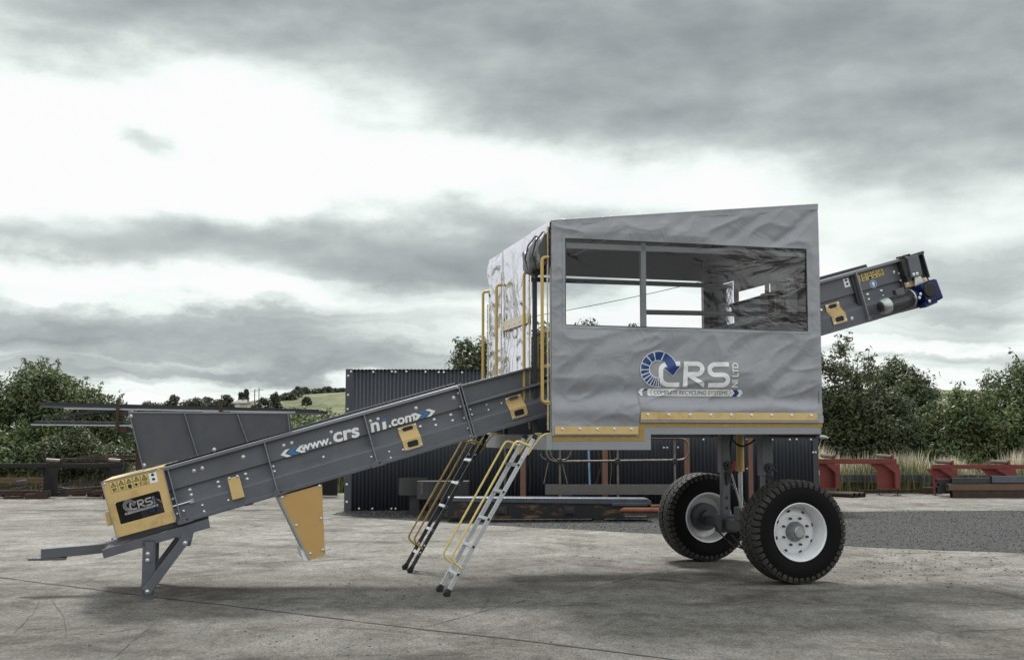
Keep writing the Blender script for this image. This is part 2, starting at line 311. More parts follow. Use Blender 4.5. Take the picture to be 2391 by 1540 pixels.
sA0 = .02; sRib = [sw(382, 1092)[0] + .03, sw(612, 1022)[0], sw(850, 963)[0], sw(1064, 897)[0]]
sEnd = sw(2140, 600)[0]; sC0 = (3.02 - U0) / cAl
PROF = [(0, .088), (.006, .100), (.026, .100), (.034, .082), (.040, .075), (.165, .075), (.175, .071), (.224, .014), (.231, .006), (.326, .003), (.336, .036), (.524, .036), (.528, .080), (.534, .087), (.558, .068), (.562, .055), (.562, -.01)]
PROFB = [(0, .0), (.004, .100), (.026, .100), (.040, .075), (.165, .075), (.175, .071), (.224, .014), (.33, .006), (.332, .066), (.34, .07), (.356, .055), (.36, -.01)]
def sweep(mb, prof, s0, s1, far=False):
    pts = []
    for s_ in (s0, s1):
        for w, o in prof:
            p = CS(s_, w, VN - o); pts.append(mir(p) if far else p)
    n = len(prof); mb.add(pts, [(i, i + 1, n + i + 1, n + i) for i in range(n - 1)])
side = MB(); sweep(side, [(0, 0)] + PROF, sA0, sRib[3] + .02)
side_o = side.build('conveyor_side', GREY, root, solid=.005)
side = MB(); sweep(side, PROFB, sRib[3] + .02, sC0); sideB = side.build('conveyor_side', GREY, root, solid=.005)
PROFC = [(w * 1.06, o) for w, o in PROF]
side = MB(); sweep(side, [(0, 0)] + PROFC, sC0, sEnd - .24); sideC = side.build('conveyor_side', GREY, root, solid=.005)
side = MB(); sweep(side, [(0, 0)] + PROF, sA0, sRib[3] + .02, True); sweep(side, PROFB, sRib[3] + .02, sC0, True); sweep(side, [(0, 0)] + PROFC, sC0, sEnd - .1, True)
side.build('conveyor_side', GREY, root, solid=.005)
# belt and underside
b = MB(); b.prism([CS(sA0, .27, VN + .01), CS(sEnd - .2, .27, VN + .01), CS(sEnd - .2, .27, VF - .01), CS(sA0, .27, VF - .01)], Vector(CS(0, .02, 0)) - Vector(CS(0, 0, 0)))
b.build('conveyor_belt', BLACK, root)
b = MB(); b.prism([CS(sA0, .0, VN), CS(sC0 + .1, .0, VN), CS(sC0 + .1, .0, VF), CS(sA0, .0, VF)], Vector(CS(0, .006, 0)) - Vector(CS(0, 0, 0))); b.build('underside_panel', GREYD, root)
# skirts: tall taper beyond third rib, and rubber-topped upper rim
b = MB(); s3_ = sRib[3] + .01
pa = [CS(s3_, .34, VN - .012), CS((0 - U0) / cAl + .25, .36, VN - .012), (-.01, VN - .012, 2.24), CS(s3_, .545, VN - .012)]
b.prism([pa[0], (-.01, VN - .012, 1.98), pa[2], pa[3]], (0, .006, 0))
b.bar(Vector(pa[3]) + Vector((0, -.01, 0)), Vector(pa[2]) + Vector((0, -.01, 0)), .05, .022, (0, 0, 1)); b.build('skirt_panel', GREY, root, bevel=.003)
b = MB()   # second rim just behind the first, seen above it
b.prism([CS(sw(680, 1000)[0], .557, VN + .05), CS(s3_, .557, VN + .05), CS(s3_, .592, VN + .05), CS(sw(680, 1000)[0], .592, VN + .05)], (0, .02, 0))
b.build('inner_rim', GREYD, root, bevel=.004); b = MB()
b.prism([CS(sC0, .59, VN + .05), CS(sw(*c6(1000, 320))[0], .59, VN + .05), CS(sw(*c6(990, 320))[0], .635, VN + .05), CS(sC0, .64, VN + .05)], (0, .02, 0))
b.build('inner_rim', GREYD, root, bevel=.004)
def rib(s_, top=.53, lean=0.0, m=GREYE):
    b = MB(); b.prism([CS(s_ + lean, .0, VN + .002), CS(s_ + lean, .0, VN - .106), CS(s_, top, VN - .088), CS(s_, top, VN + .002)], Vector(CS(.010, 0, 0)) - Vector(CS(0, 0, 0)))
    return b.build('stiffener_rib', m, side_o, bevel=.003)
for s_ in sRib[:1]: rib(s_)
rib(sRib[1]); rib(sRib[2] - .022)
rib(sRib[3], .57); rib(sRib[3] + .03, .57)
def tab(s_, so, R=.07):
    b = MB(); v = VN - .107; p = [(-R, 0), (R, 0), (R, .03), (R * .55, .062), (-R * .55, .062), (-R, .03)]
    b.prism([CS(s_ + a, w - .003, v) for a, w in p], (0, -.008, 0)); o = b.build('lifting_tab', GREY, so, bevel=.003)
    h = MB(); h.cyl(CS(s_ + .02, .03, v - .0085), CS(s_ + .02, .03, v - .0095), .010, 12); h.build('tab_hole', INK, so)
for (x, y) in (c1(745, 900), c2(135, 905), c2(722, 735), c6(955, 1000)):
    tab(sw(x, y)[0], sideC if x > 1500 else side_o)
# dark slots behind first rib: inner leg of flange, black shadow gap
# bolts ------------------------------------------------------------
_bm = None
def bolt(loc, par, r=.013, axis=(0, -1, 0), name='bolt'):
    global _bm
    if _bm is None:
        a = MB(); a.lathe([(0, 1.55), (.18, 1.6), (.2, 1.0), (.75, .95), (.95, .6), (1.0, 0)], (0, 0, 0), (0, -1, 0), 10); _bm = a.build('bolt', ZINC).data; bpy.data.objects.remove(bpy.data.objects['bolt'])
    o = bpy.data.objects.new(name, _bm); C.objects.link(o); o.parent = par; o.location = loc; r *= .98; o.scale = (r, r, r)
    if axis != (0, -1, 0): o.rotation_euler = Vector((0, -1, 0)).rotation_difference(Vector(axis)).to_euler()
    return o
def prof_o(w, P=PROF):
    for (w0, o0), (w1, o1) in zip(P[:-1], P[1:]):
        if w0 <= w <= w1 and w1 > w0: return o0 + (o1 - o0) * (w - w0) / (w1 - w0)
    return .03
def side_bolts(pts, so, r=.012):
    for (x, y) in pts:
        s_, w = sw(x, y, VN - .03); o = prof_o(w); bolt(CS(s_, w, VN - o), so, r)
side_bolts([c1(*p) for p in ((816, 541), (880, 521), (785, 691), (796, 729), (1002, 631), (1012, 667), (881, 806), (894, 853), (737, 849), (1195, 434), (1214, 569), (1227, 607), (655, 764), (688, 872), (1080, 768))], side_o)
side_bolts([c9(*p) for p in ((468, 908), (553, 883), (975, 767), (357, 1138), (370, 1190), (1394, 650), (1475, 627), (895, 1036), (1397, 1033), (1587, 977), (1603, 1042), (38, 1030))], side_o, .011)
side_bolts([c2(*p) for p in ((880, 658), (991, 520), (1075, 478), (1084, 512), (1175, 450), (1185, 484), (962, 408), (1188, 345))], side_o)
for q in ((1215, 320), (1230, 400), (1252, 468), (1273, 530), (1290, 575), (1212, 285)):
    s_, w = sw(*c2(*q), VN - .08); bolt(CS(s_ + .0, w, VN - .087), side_o, .011, (.6, -.8, 0))
side_bolts([c3(*p) for p in ((40, 1239), (49, 1270), (138, 1211), (148, 1242), (226, 1202))], side_o)
side_bolts([c6(*p) for p in ((390, 900), (742, 1006), (987, 698), (1003, 763), (1163, 651), (1182, 713), (1310, 410), (1370, 430), (1395, 520))], sideC, .013)
# take-up screw by the tail guard
b = MB(); s0_, w0_ = sw(*c1(672, 812), VN - .09); s1_, w1_ = sw(*c1(800, 775), VN - .09)
b.cyl(CS(s0_ - .05, w0_, VN - .085), CS(s1_, w1_, VN - .085), .011, 10); b.box((-.02, -.02, -.02), (.02, .02, .02), Matrix.Translation(CS(s1_, w1_, VN - .075)) @ Matrix.Rotation(-AL, 4, 'Y')); b.build('tensioning_screw', ZINC, side_o)
# writing along the side --------------------------------------------------
def conv_text(parts):
    for body, bl, br, hgt, m, sh, nm in parts:
        a = Vector(sw(*bl, VN - .036)); c = Vector(sw(*br, VN - .036)); mb = MB(); d = (c - a)
        place_text(mb, body, (a, c, a + Vector((0, hgt))), lambda s_, w: CS(s_, w, VN - .0415), bold=.03, shear=sh)
        mb.build(nm, m, side_o)
conv_text([('www.', c2(275, 670), c2(455, 622), .062, WHITE, .12, 'lettering'), ('crs', c2(472, 618), c2(630, 578), .100, WHITE, .12, 'lettering'),
           ('n', c2(695, 555), c2(750, 541), .094, WHITE, .12, 'lettering'), ('.com', c2(800, 525), c2(962, 482), .070, WHITE, .12, 'lettering')])
b = MB(); a_ = Vector(sw(*c2(763, 538), VN - .032)); b.prism([CS(a_.x + q[0], a_.y + q[1], VN - .0405) for q in ((0, 0), (.038, 0), (.050, .076), (.012, .076))], (0, -.001, 0)); b.build('lettering', WHITE, side_o)
b = MB(); b.prism([CS(a_.x + q[0], a_.y + q[1], VN - .0405) for q in ((.014, .084), (.052, .084), (.056, .104), (.018, .104))], (0, -.001, 0)); b.build('lettering', BLUE2, side_o)
def chevron(tip, dirn, k, m, L_=.075, H_=.075):
    s_, w = sw(*tip, VN - .032); s_ += k; t = .045
    p = [(0, 0), (L_ * .75 * dirn, H_ / 2), (L_ * .75 * dirn + t * dirn, H_ / 2), (t * dirn, 0), (L_ * .75 * dirn + t * dirn, -H_ / 2), (L_ * .75 * dirn, -H_ / 2)]
    b = MB(); b.prism([CS(s_ + x, w + y, VN - .0405) for x, y in p], (0, -.001, 0)); b.build('arrow_mark', m, side_o)
for i, m in enumerate((WHITE, BLUE2, WHITE)):
    chevron(c2(147, 690), 1, i * .075, m); chevron(c2(1078, 425), -1, -i * .075, m)
# ribbed inspection covers ----------------------------------------------
def cover(tl, tr, br, bl, so, name='inspection_cover'):
    P4 = [Vector(sw(*q, VN - .06)) for q in (tl, tr, br, bl)]
    s0 = (P4[0].x + P4[3].x) / 2; s1 = (P4[1].x + P4[2].x) / 2; w1 = (P4[0].y + P4[1].y) / 2; w0 = (P4[2].y + P4[3].y) / 2
    hw = (s1 - s0)
    def piece(wa, wb, oa, ob, hole):
        b = MB(); cs = lambda f, w: CS(s0 + hw * f, w, VN - (oa + (ob - oa) * (w - wa) / (wb - wa)))
        xs = [0, .22, .80, 1]; dw = wb - wa; ws = [wa, wa + dw * .2, wb - dw * .2, wb]
        vs = [cs(f, w) for w in ws for f in xs]; fs = []
        for j in range(3):
            for i in range(3):
                if hole and i == 1 and j == 1: continue
                fs.append((j * 4 + i, j * 4 + i + 1, j * 4 + i + 5, j * 4 + i + 4))
        b.add(vs, fs); b.f; o = b.build('cover_plate' if so is None else name, YEL, so, solid=.004)
        if hole:
            g = MB(); m_ = [cs(.25, ws[1] + .004), cs(.77, ws[1] + .004), cs(.77, ws[2] - .004), cs(.25, ws[2] - .004)]
            g.prism([Vector(q) + Vector((0, .006, 0)) for q in m_], (0, .003, 0)); g.build('opening', BLACK, o)
            for f, w in ((.24, ws[1]), (.78, ws[1]), (.78, ws[2]), (.24, ws[2])): bolt(Vector(cs(f, w)) + Vector((0, -.003, 0)), o, .0045)
        return o
    wm = .222; wl = .17
    piece(wm + .020, w1, .018, .018, True); o = piece(wl, wm + .020, .088, .018, False); piece(w0, wl, .088, .088, True)
    bolt(CS(s0 + .018, w1 - .018, VN - .021), o, .009); bolt(CS(s1 - .015, w1 - .018, VN - .021), o, .009); bolt(CS(s0 + .018, w0 + .015, VN - .091), o, .009); bolt(CS(s1 - .015, w0 + .02, VN - .091), o, .009)
cover(c2(848, 530), c2(960, 497), c2(1008, 632), c2(900, 665), side_o)
cover(c3(243, 1170), c3(340, 1146), c3(382, 1272), c3(285, 1296), side_o)
cover(c6(420, 830), c6(615, 785), c6(705, 1040), c6(540, 1085), sideC)
b = MB(); q = [sw(*p, VN - .08) for p in (c1(1072, 602), c1(1162, 578), c1(1207, 742), c1(1112, 768))]
b.prism([CS(s_, w, VN - .076) for s_, w in q], (0, -.030, 0)); cvb = b.build('guard_box', YEL, side_o, bevel=.006)
for p in (c1(1088, 600), c1(1150, 584)): bolt(CS(*sw(*p, VN - .1), VN - .107), cvb, .01)
# hopper ------------------------------------------------------------------
def hop_pt(x, y):                      # on a flared plane hinged along the conveyor lip
    v = .64
    for _ in range(6): s_, w = sw(x, y, v); v = .64 - .30 * (w - .562)
    u, z = mp(x, y, v); return (u, v, z)
HQ = [hop_pt(300, 962), hop_pt(676, 964), hop_pt(682, 1004), hop_pt(334, 1096)]
b = MB(); b.prism(HQ, (0, .006, 0)); hp = b.build('hopper_side', GREY, root)
b = MB(); b.prism([mir(p) for p in HQ], (0, .006, 0)); b.build('hopper_side', GREY, root)
b = MB(); b.prism([HQ[0], mir(HQ[0]), mir(HQ[3]), HQ[3]], (.006, 0, 0)); b.build('hopper_back', GREY, root)
b = MB()
b.bar(Vector(HQ[0]) + Vector((0, -.002, 0)), Vector(HQ[1]) + Vector((0, -.002, 0)), .016, .010); b.build('hopper_lip', GREYL, hp)
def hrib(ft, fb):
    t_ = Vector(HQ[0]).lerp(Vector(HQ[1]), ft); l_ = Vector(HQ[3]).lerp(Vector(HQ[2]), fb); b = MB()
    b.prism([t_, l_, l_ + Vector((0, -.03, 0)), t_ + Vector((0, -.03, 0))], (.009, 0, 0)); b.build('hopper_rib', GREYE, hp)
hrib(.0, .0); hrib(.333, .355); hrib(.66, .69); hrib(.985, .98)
for p in (c1(328, 121), c1(432, 499), c1(972, 378)):
    q = hop_pt(*p); bolt((q[0], q[1] - .004, q[2]), hp, .013)
# tail guard ------------------------------------------------------------------
VG = .575
gq = [mp(*c1(*p), VG) for p in ((100, 630), (575, 515), (677, 935), (222, 1058))]
gw = [mp(*c1(*p), VG) for p in ((208, 790), (549, 695), (592, 862), (253, 955))]
def P(uz, v): return (uz[0], v, uz[1])
b = MB(); vs = [P(q, VG) for q in gq] + [P(q, VG) for q in gw] + [P(q, VG + .006) for q in gq] + [P(q, VG + .006) for q in gw]
fs = []
for i in range(4):
    j = (i + 1) % 4; fs += [(i, j, 4 + j, 4 + i), (8 + i, 8 + j, 12 + j, 12 + i), (i, j, 8 + j, 8 + i), (4 + i, 4 + j, 12 + j, 12 + i)]
b.add(vs, fs)
V2 = 2.55 - VG
b.prism([P(gq[0], VG + .0062), P(gq[1], VG + .0062), P(gq[1], V2), P(gq[0], V2)], (0.001, 0, -.006))
b.prism([P(gq[0], VG + .0064), (gq[0][0], V2, gq[0][1]), (gq[3][0], V2, gq[3][1]), P(gq[3], VG + .0064)], (.006, 0, .0015)); b.prism([P(q, V2) for q in gq], (0, .006, 0))
guard = b.build('tail_guard', YEL, root, bevel=.004)
b = MB(); g2 = [P((q[0], q[1]), VG + .035) for q in gw]; cx_ = sum(q[0] for q in g2) / 4; cz_ = sum(q[2] for q in g2) / 4
b.prism([(cx_ + (q[0] - cx_) * 1.15, VG + .30, cz_ + (q[2] - cz_) * 1.15) for q in g2], (0, .01, 0)); b.build('guard_recess', BLACK, guard)
b = MB(); pc = mp(*c1(500, 840), VG + .2); b.lathe([(0, .04), (0, .105), (.02, .11), (.10, .11), (.12, .10), (.12, 0)], P(pc, VG + .12), (0, 1, 0), 28); b.build('tail_drum', GREYD, guard)
b = MB(); b.cyl(P(pc, VG + .05), P(pc, VG + .15), .03, 16); pc2 = mp(*c1(500, 770), VG + .07); b.box((pc2[0] - .03, VG + .04, pc2[1] - .03), (pc2[0] + .03, VG + .09, pc2[1] + .03)); b.build('shaft_bearing', MOTB, guard)
b = MB(); b.prism([P(q, VG + .008) for q in gw], (0, .002, 0)); b.build('guard_window', FILM2, guard)
b = MB(); e_ = [P(q, VG) for q in gq]
for i, j in ((0, 1), (1, 2), (3, 0)): b.bar(Vector(e_[i]) + Vector((0, -.004, 0)), Vector(e_[j]) + Vector((0, -.004, 0)), .006, .012, (0, 1, 0))
b.build('guard_trim', GREYL, guard)
for p in (c1(128, 643), c1(540, 530)): bolt(P(mp(*p, VG), VG), guard, .010)
for p in (c1(253, 960), c1(597, 862), c1(210, 792), c1(548, 697)): bolt(P(mp(*p, VG), VG), guard, .005)
b = MB(); b.bar(P(mp(*c1(150, 850), VG + .1), VG + .1), P(mp(*c1(172, 960), VG + .1), VG + .1), .12, .05, (1, 0, 0)); b.build('guard_latch', YEL, guard, bevel=.01)
# stickers ----------------------------------------------------------------------
def sticker(corner, du, dh, fm, par, base=LBL, kind=0):        # local 2-D frame: corner + a*du + b*dh
    co, du, dh = Vector(corner), Vector(du), Vector(dh); q = lambda a, b_, e: fm(*(co + du * a + dh * b_), e)
    b = MB(); b.add([q(0, 0, .001), q(1, 0, .001), q(1, 1, .001), q(0, 1, .001)], [(0, 1, 2, 3)]); o = b.build('sticker', base, par)
    k = MB()
    if kind < 9:
        for a0, b0, a1, b1 in ((0, 0, 1, .02), (0, .98, 1, 1), (0, 0, .03, 1), (.97, 0, 1, 1)): k.add([q(a0, b0, .0016), q(a1, b0, .0016), q(a1, b1, .0016), q(a0, b1, .0016)], [(0, 1, 2, 3)])
        to = [(.12, .5), (.88, .5), (.5, .95)]; ti = [(.27, .56), (.73, .56), (.5, .82)]
        k.add([q(a, b_, .002) for a, b_ in to + ti], [(0, 1, 4, 3), (1, 2, 5, 4), (2, 0, 3, 5)])
        k.add([q(a, b_, .002) for a, b_ in ((.44, .6), (.56, .6), (.54, .74), (.46, .74))], [(0, 1, 2, 3)])
        if kind == 2: k.add([q(.5 + .3 * math.cos(t), .22 + .2 * math.sin(t), .002) for t in [i * PI / 4 for i in range(8)]], [tuple(range(8))])
        elif kind == 3:
            k.add([q(.32 + .2 * math.cos(t), .22 + .14 * math.sin(t), .002) for t in [i * PI / 4 for i in range(8)]], [tuple(range(8))]); k.add([q(a, b_, .002) for a, b_ in ((.62, .2), (.78, .2), (.78, .26), (.62, .26))], [(0, 1, 2, 3)]); k.add([q(a, b_, .002) for a, b_ in ((.84, .08), (.92, .08), (.92, .4), (.84, .4))], [(0, 1, 2, 3)])
        elif kind == 4:
            for r_, (a0, a1) in enumerate(((.14, .86), (.2, .8), (.24, .76))):
                k.add([q(a, b_, .002) for a, b_ in ((a0, .06 + r_ * .1), (a1, .06 + r_ * .1), (a1, .10 + r_ * .1), (a0, .10 + r_ * .1))], [(0, 1, 2, 3)])
            place_text(k, 'DANGER', ((.12, .38), (.88, .38), (.12, .48)), lambda a, b_: q(a, b_, .002), bold=.03)
        else:
            for a0, b0, a1, b1 in ((.3, .1, .42, .38), (.5, .08, .62, .3), (.25, .3, .75, .35), (.7, .12, .8, .4)): k.add([q(a0, b0, .002), q(a1, b0, .002), q(a1 - .04, b1, .002), q(a0 - .04, b1, .002)], [(0, 1, 2, 3)])
    else:
        for cy in (.32, .72): k.add([q(.5 + .22 * math.cos(t), cy + .13 * math.sin(t), .002) for t in [i * PI / 4 for i in range(8)]], [tuple(range(8))])
        k.add([q(a, b_, .002) for a, b_ in ((.05, .93), (.95, .93), (.95, 1), (.05, 1))], [(0, 1, 2, 3)])
    k.build('sticker_print', INK, o)
gd = (Vector(gq[1]) - Vector(gq[0])).normalized(); gn = Vector((-gd.y, gd.x)); fg = lambda a, b_, e: (a, VG - e, b_)
for i in range(5):
    u, z = mp(*c1(180 + i * 59.5, 716 - i * 15.3), VG); sticker((u, z), gd * .066, gn * .105, fg, guard, LBL, (0, 1, 2, 3, 4)[i])
u, z = mp(*c1(481, 640), VG); sticker((u, z), gd * .072, gn * .105, fg, guard, WHITE, 9)
# logo ----------------------------------------------------------------------------
def dense(mb, polys, fmap, cuts=0, seg=.03):
    for poly in polys:
        bm = bmesh.new(); f = bm.faces.new([bm.verts.new((x, y, 0)) for x, y in poly]); f.normal_update(); bmesh.ops.triangulate(bm, faces=[f])
        for _ in range(4):
            ed = [e for e in bm.edges if e.calc_length() > seg]
            if not ed: break
            bmesh.ops.subdivide_edges(bm, edges=ed, cuts=1); bmesh.ops.triangulate(bm, faces=bm.faces[:])
        bm.verts.index_update(); mb.add([fmap(v.co.x, v.co.y) for v in bm.verts], [tuple(v.index for v in f.verts) for f in bm.faces]); bm.free()
def arc(cx, cy, r, a0, a1, n=8, ry=None): return [(cx + r * math.cos(math.radians(a0 + (a1 - a0) * i / n)), cy - (ry or r) * math.sin(math.radians(a0 + (a1 - a0) * i / n))) for i in range(n + 1)]
def stroke(pts, w):
    res = []; n = len(pts); L_ = []; R_ = []
    for i in range(n):
        a = Vector(pts[max(i - 1, 0)]); c = Vector(pts[min(i + 1, n - 1)]); d = (c - a).normalized(); nrm = Vector((-d.y, d.x)); p = Vector(pts[i]); L_.append(p + nrm * w / 2); R_.append(p - nrm * w / 2)
    return [[tuple(L_[i]), tuple(L_[i + 1]), tuple(R_[i + 1]), tuple(R_[i])] for i in range(n - 1)]
def logo(fm, par, white, blue, ink, sub, seg=40):            # 2-D coordinates: traced units, fm(x,y,e) -> local point
    def L_(name, polys, m, e): mb = MB(); dense(mb, polys, lambda x, y: fm(x, y, e), seg=seg); return mb.build(name, m, par)
    Wd = 90
    Cc = stroke([(948, 310), (760, 310)] + arc(740, 450, 165, 90, 180, 8, 140) + [(575, 560)] + arc(740, 580, 165, 180, 270, 8, 145) + [(948, 725)], Wd)
    Rr = stroke([(1063, 775), (1063, 264)], Wd) ; R2 = stroke([(1063, 310), (1280, 310)] + arc(1280, 415, 110, 90, -90, 10, 105) + [(1063, 520)], Wd); R3 = [[(1130, 560), (1245, 560), (1436, 690), (1436, 782), (1110, 575)]]
    Ss = stroke([(1905, 325), (1640, 325)] + arc(1640, 428, 108, 90, 270, 10, 103) + [(1780, 531)] + arc(1780, 634, 108, 90, -90, 10, 103) + [(1512, 737)], Wd)
    L_('emblem', Cc, white, .0035); L_('emblem', Rr, white, .0035); L_('emblem', R2, white, .0038); L_('emblem', R3, white, .0041); L_('emblem', Ss, white, .0035)
    cx, cy = 520, 415; ang = [68, 105, 132, 160, 182.5, 200, 216, 231, 243.5, 254.5, 264, 272.5, 280]
    ring = []; segs = []
    for a, c in zip(ang[:-1], ang[1:]):
        ring.append(arc(cx, cy, 362, a + .3, c - .3, 5) + arc(cx, cy, 163, c - .3, a + .3, 5)); g = 2.2 if c - a > 12 else 2.0
        segs.append(arc(cx, cy, 348, a + g, c - g, 5) + arc(cx, cy, 178, c - g * 1.3, a + g * 1.3, 5))
    L_('emblem', ring, white, .0045); L_('emblem', segs, blue, .0055)
    arw = [(665, 92), (740, 130), (800, 190), (845, 270), (872, 362), (945, 352), (820, 548), (625, 392), (700, 388), (685, 330), (655, 275), (605, 240)]
    c_ = Vector((740, 300)); big = [tuple(Vector(p) + (Vector(p) - c_).normalized() * 13) for p in arw]
    L_('emblem', [big], white, .0045 + .0004); L_('emblem', [arw], blue, .006)
    if sub:
        ban = [(138, 870), (195, 800), (2170, 830), (2212, 896), (2160, 962), (190, 940)]
        bn = [[(138, 870), (195, 800), (450, 804), (450, 944), (190, 940)]] + [[(450 + i * 290, 804 + i * 4.1), (740 + i * 290, 808.1 + i * 4.1), (740 + i * 290, 946.7 + i * 2.9), (450 + i * 290, 943.8 + i * 2.9)] for i in range(5)] + [[(1900, 825), (2170, 830), (2212, 896), (2160, 962), (1900, 958)]]
        L_('banner', bn, white, .0035)
        L_('banner', [[(222, 868), (262, 803), (342, 805), (296, 868), (338, 938), (260, 937)], [(1998, 828), (2090, 830), (2136, 896), (2090, 960), (1998, 958), (2050, 893)]], blue, .0048)
        L_('banner', stroke([(432, 808), (385, 870), (430, 940)], 8), ink, .0048); L_('banner', stroke([(1925, 828), (1975, 893), (1922, 956)], 8), ink, .0048)
        mb = MB(); place_text(mb, 'COMPLETE RECYCLING SYSTEMS', ((455, 915), (1910, 932), (455, 832)), lambda x, y: fm(x, y, .0060), seg=seg); mb.build('lettering', ink, par)
        mb = MB(); place_text(mb, 'NI LTD', ((2088, 780), (2088, 292), (1968, 780)), lambda x, y: fm(x, y, .0045), seg=seg, bold=.015); mb.build('lettering', white, par)
g0 = Vector(mp(*c1(285, 880), VG)); gx = Vector(mp(*c1(535, 806), VG)) - g0; gy = Vector((-gx.y, gx.x)).normalized() * gx.length * .43
LG = mat('translucent_grey_print', (.38, .38, .38), .5); LG2 = mat('darker_grey_print', (.12, .12, .13), .5)
logo(lambda x, y, e: (lambda p: (p.x, VG + .004 - e * .5, p.y))(g0 + gx * ((x - 150) / 2000) + gy * ((900 - y) / 850)), guard, LG, LG2, INK, True, 2000)
# head end -----------------------------------------------------------------------------
b = MB(); sR = sw(*c6(850, 640), VN - .06)[0]
b.prism([CS(sR, .02, VN - .0), CS(sR, .02, VN - .12), CS(sR, .58, VN - .11), CS(sR, .58, VN)], Vector(CS(.012, 0, 0)) - Vector(CS(0, 0, 0))); b.build('stiffener_rib', GREYL, sideC)
b = MB(); b.prism([CS(sR - .045, .02, VN - .0), CS(sR - .045, .02, VN - .06), CS(sR - .045, .58, VN - .06), CS(sR - .045, .58, VN)], Vector(CS(.04, 0, 0)) - Vector(CS(0, 0, 0))); b.build('stiffener_rib', GREYD, sideC)
hq = [sw(*c6(*p), VN - .05) for p in ((1385, 250), (1650, 165), (1755, 490), (1830, 800), (1440, 900))]
b = MB(); b.prism([CS(s_, w, VN - .05) for s_, w in hq], (0, .012, 0)); b.prism([CS(s_, w, VF + .05) for s_, w in hq], (0, .012, 0)); b.build('head_frame', GREYD, root, bevel=.003)
b = MB(); b.bar(CS(hq[0][0] - .02, hq[0][1] + .0, VN - .08), CS(hq[1][0], hq[1][1] - .0, VN - .08), .08, .035, (0, 0, 1)); s_, w = sw(*c6(1655, 170), VN - .08)
b.bar(CS(*sw(*c6(1655, 170), VN - .08), VN - .08), CS(*sw(*c6(1745, 480), VN - .08), VN - .08), .07, .018, (1, 0, 0)); b.build('head_edge_bar', GREYD, root, bevel=.004)
b = MB(); b.bar(CS(*sw(*c6(1535, 205), VN - .14), VN - .14), CS(*sw(*c6(1590, 470), VN - .14), VN - .14), .05, .15, (1, 0, .28)); hk = b.build('belt_scraper_arm', GREY, root, bevel=.006)
for p in ((1562, 440), (1605, 430)): bolt(CS(*sw(*c6(*p), VN - .17), VN - .17), hk, .012)
b = MB()
for p, r_ in (((1412, 290), .03), ((1440, 350), .045), ((1455, 430), .035), ((1480, 500), .03)):
    s_, w = sw(*c6(*p), VN - .1); b.box((-r_, -.05, -r_), (r_, .05, r_), Matrix.Translation(CS(s_, w, VN - .09)) @ Matrix.Rotation(-AL, 4, 'Y'))
for p in ((1410, 215), (1480, 195), (1420, 345)): s_, w = sw(*c6(*p), VN - .1); b.cyl(CS(s_, w, VN - .14), CS(s_, w, VN + .0), .016, 10)
b.build('scraper_mount', STEELD, root, bevel=.004)
b = MB(); q = [sw(*c6(*p), VN - .07) for p in ((1440, 545), (1720, 470), (1750, 530), (1560, 590), (1465, 612))]
b.prism([CS(s_, w, VN - .06) for s_, w in q], (0, -.008, 0)); yb = b.build('motor_bracket', YEL, root)
for p in ((1487, 568), (1713, 503)): bolt(CS(*sw(*c6(*p), VN - .07), VN - .069), yb, .013)
b = MB(); q = [sw(*c6(*p), VN - .09) for p in ((1565, 480), (1640, 460), (1680, 545), (1570, 590))]; b.prism([CS(s_, w, VN - .075) for s_, w in q], (0, -.03, 0)); b.build('torque_bracket', ALU, root)
# motor
VM = VN - .16
m0 = Vector(P(mp(*c6(1135, 865), VM - .10), VM - .10)); m1 = Vector(P(mp(*c6(1510, 745), VM), VM)); mx_ = (m1 - m0).normalized(); LM = (m1 - m0).length
b = MB(); b.lathe([(.0, .0), (.0, .062), (.012, .078), (.06, .09), (.105, .093), (.105, .075)], m0, mx_, 32); mot = b.build('motor_cowl', GALV, root)
b = MB(); e1 = mx_.orthogonal().normalized(); e2 = mx_.cross(e1)
for r_ in (.022, .036, .05):
    pts = [m0 - mx_ * .002 + (e1 * math.cos(t) + e2 * math.sin(t)) * r_ for t in [i * 2 * PI / 20 for i in range(21)]]; b.tube(pts, .0035, 4)
for t in range(6): b.tube([m0 - mx_ * .002, m0 - mx_ * .002 + (e1 * math.cos(t * PI / 3) + e2 * math.sin(t * PI / 3)) * .055], .003, 4)
b.build('fan_grille', BLACK, mot)
b = MB(); b.lathe([(.09, .0), (.09, .068), (LM - .02, .068), (LM - .02, 0)], m0, mx_, 24)
for k in range(22):
    a = 2 * PI * k / 22; d = e1 * math.cos(a) + e2 * math.sin(a); b.bar(m0 + mx_ * .10 + d * .076, m0 + mx_ * (LM - .03) + d * .076, .0045, .022, d)
b.box((-.055, -.035, -.045), (.055, .035, .04), Matrix.Translation(m0 + mx_ * (LM * .68) + Vector((-.02, 0, .10))) @ Matrix.Rotation(-AL * 1.2, 4, 'Y')); motb = b.build('motor_body', mat('cast_aluminium', (.13, .135, .14), .45, .6, var=.15, vscale=20), root, bevel=.002)
b = MB(); b.lathe([(LM - .02, .0), (LM - .02, .108), (LM - .004, .11), (LM - .004, 0)], m0, mx_, 36); b.build('motor_flange', GALV, motb)
for k in range(4): a = PI / 4 + k * PI / 2; bolt(m0 + mx_ * (LM - .021) + (e1 * math.cos(a) + e2 * math.sin(a)) * .094, motb, .008, tuple(-mx_))
b = MB(); b.lathe([(LM, .0), (LM, .098), (LM + .02, .1), (LM + .03, .075), (LM + .09, .07), (LM + .09, 0)], m0, mx_, 28)
gc = Vector(P(mp(*c6(1760, 670), VM), VM)); b.box((-.12, -.07, -.10), (.105, .09, .115), Matrix.Translation(gc) @ Matrix.Rotation(-AL - .1, 4, 'Y'))
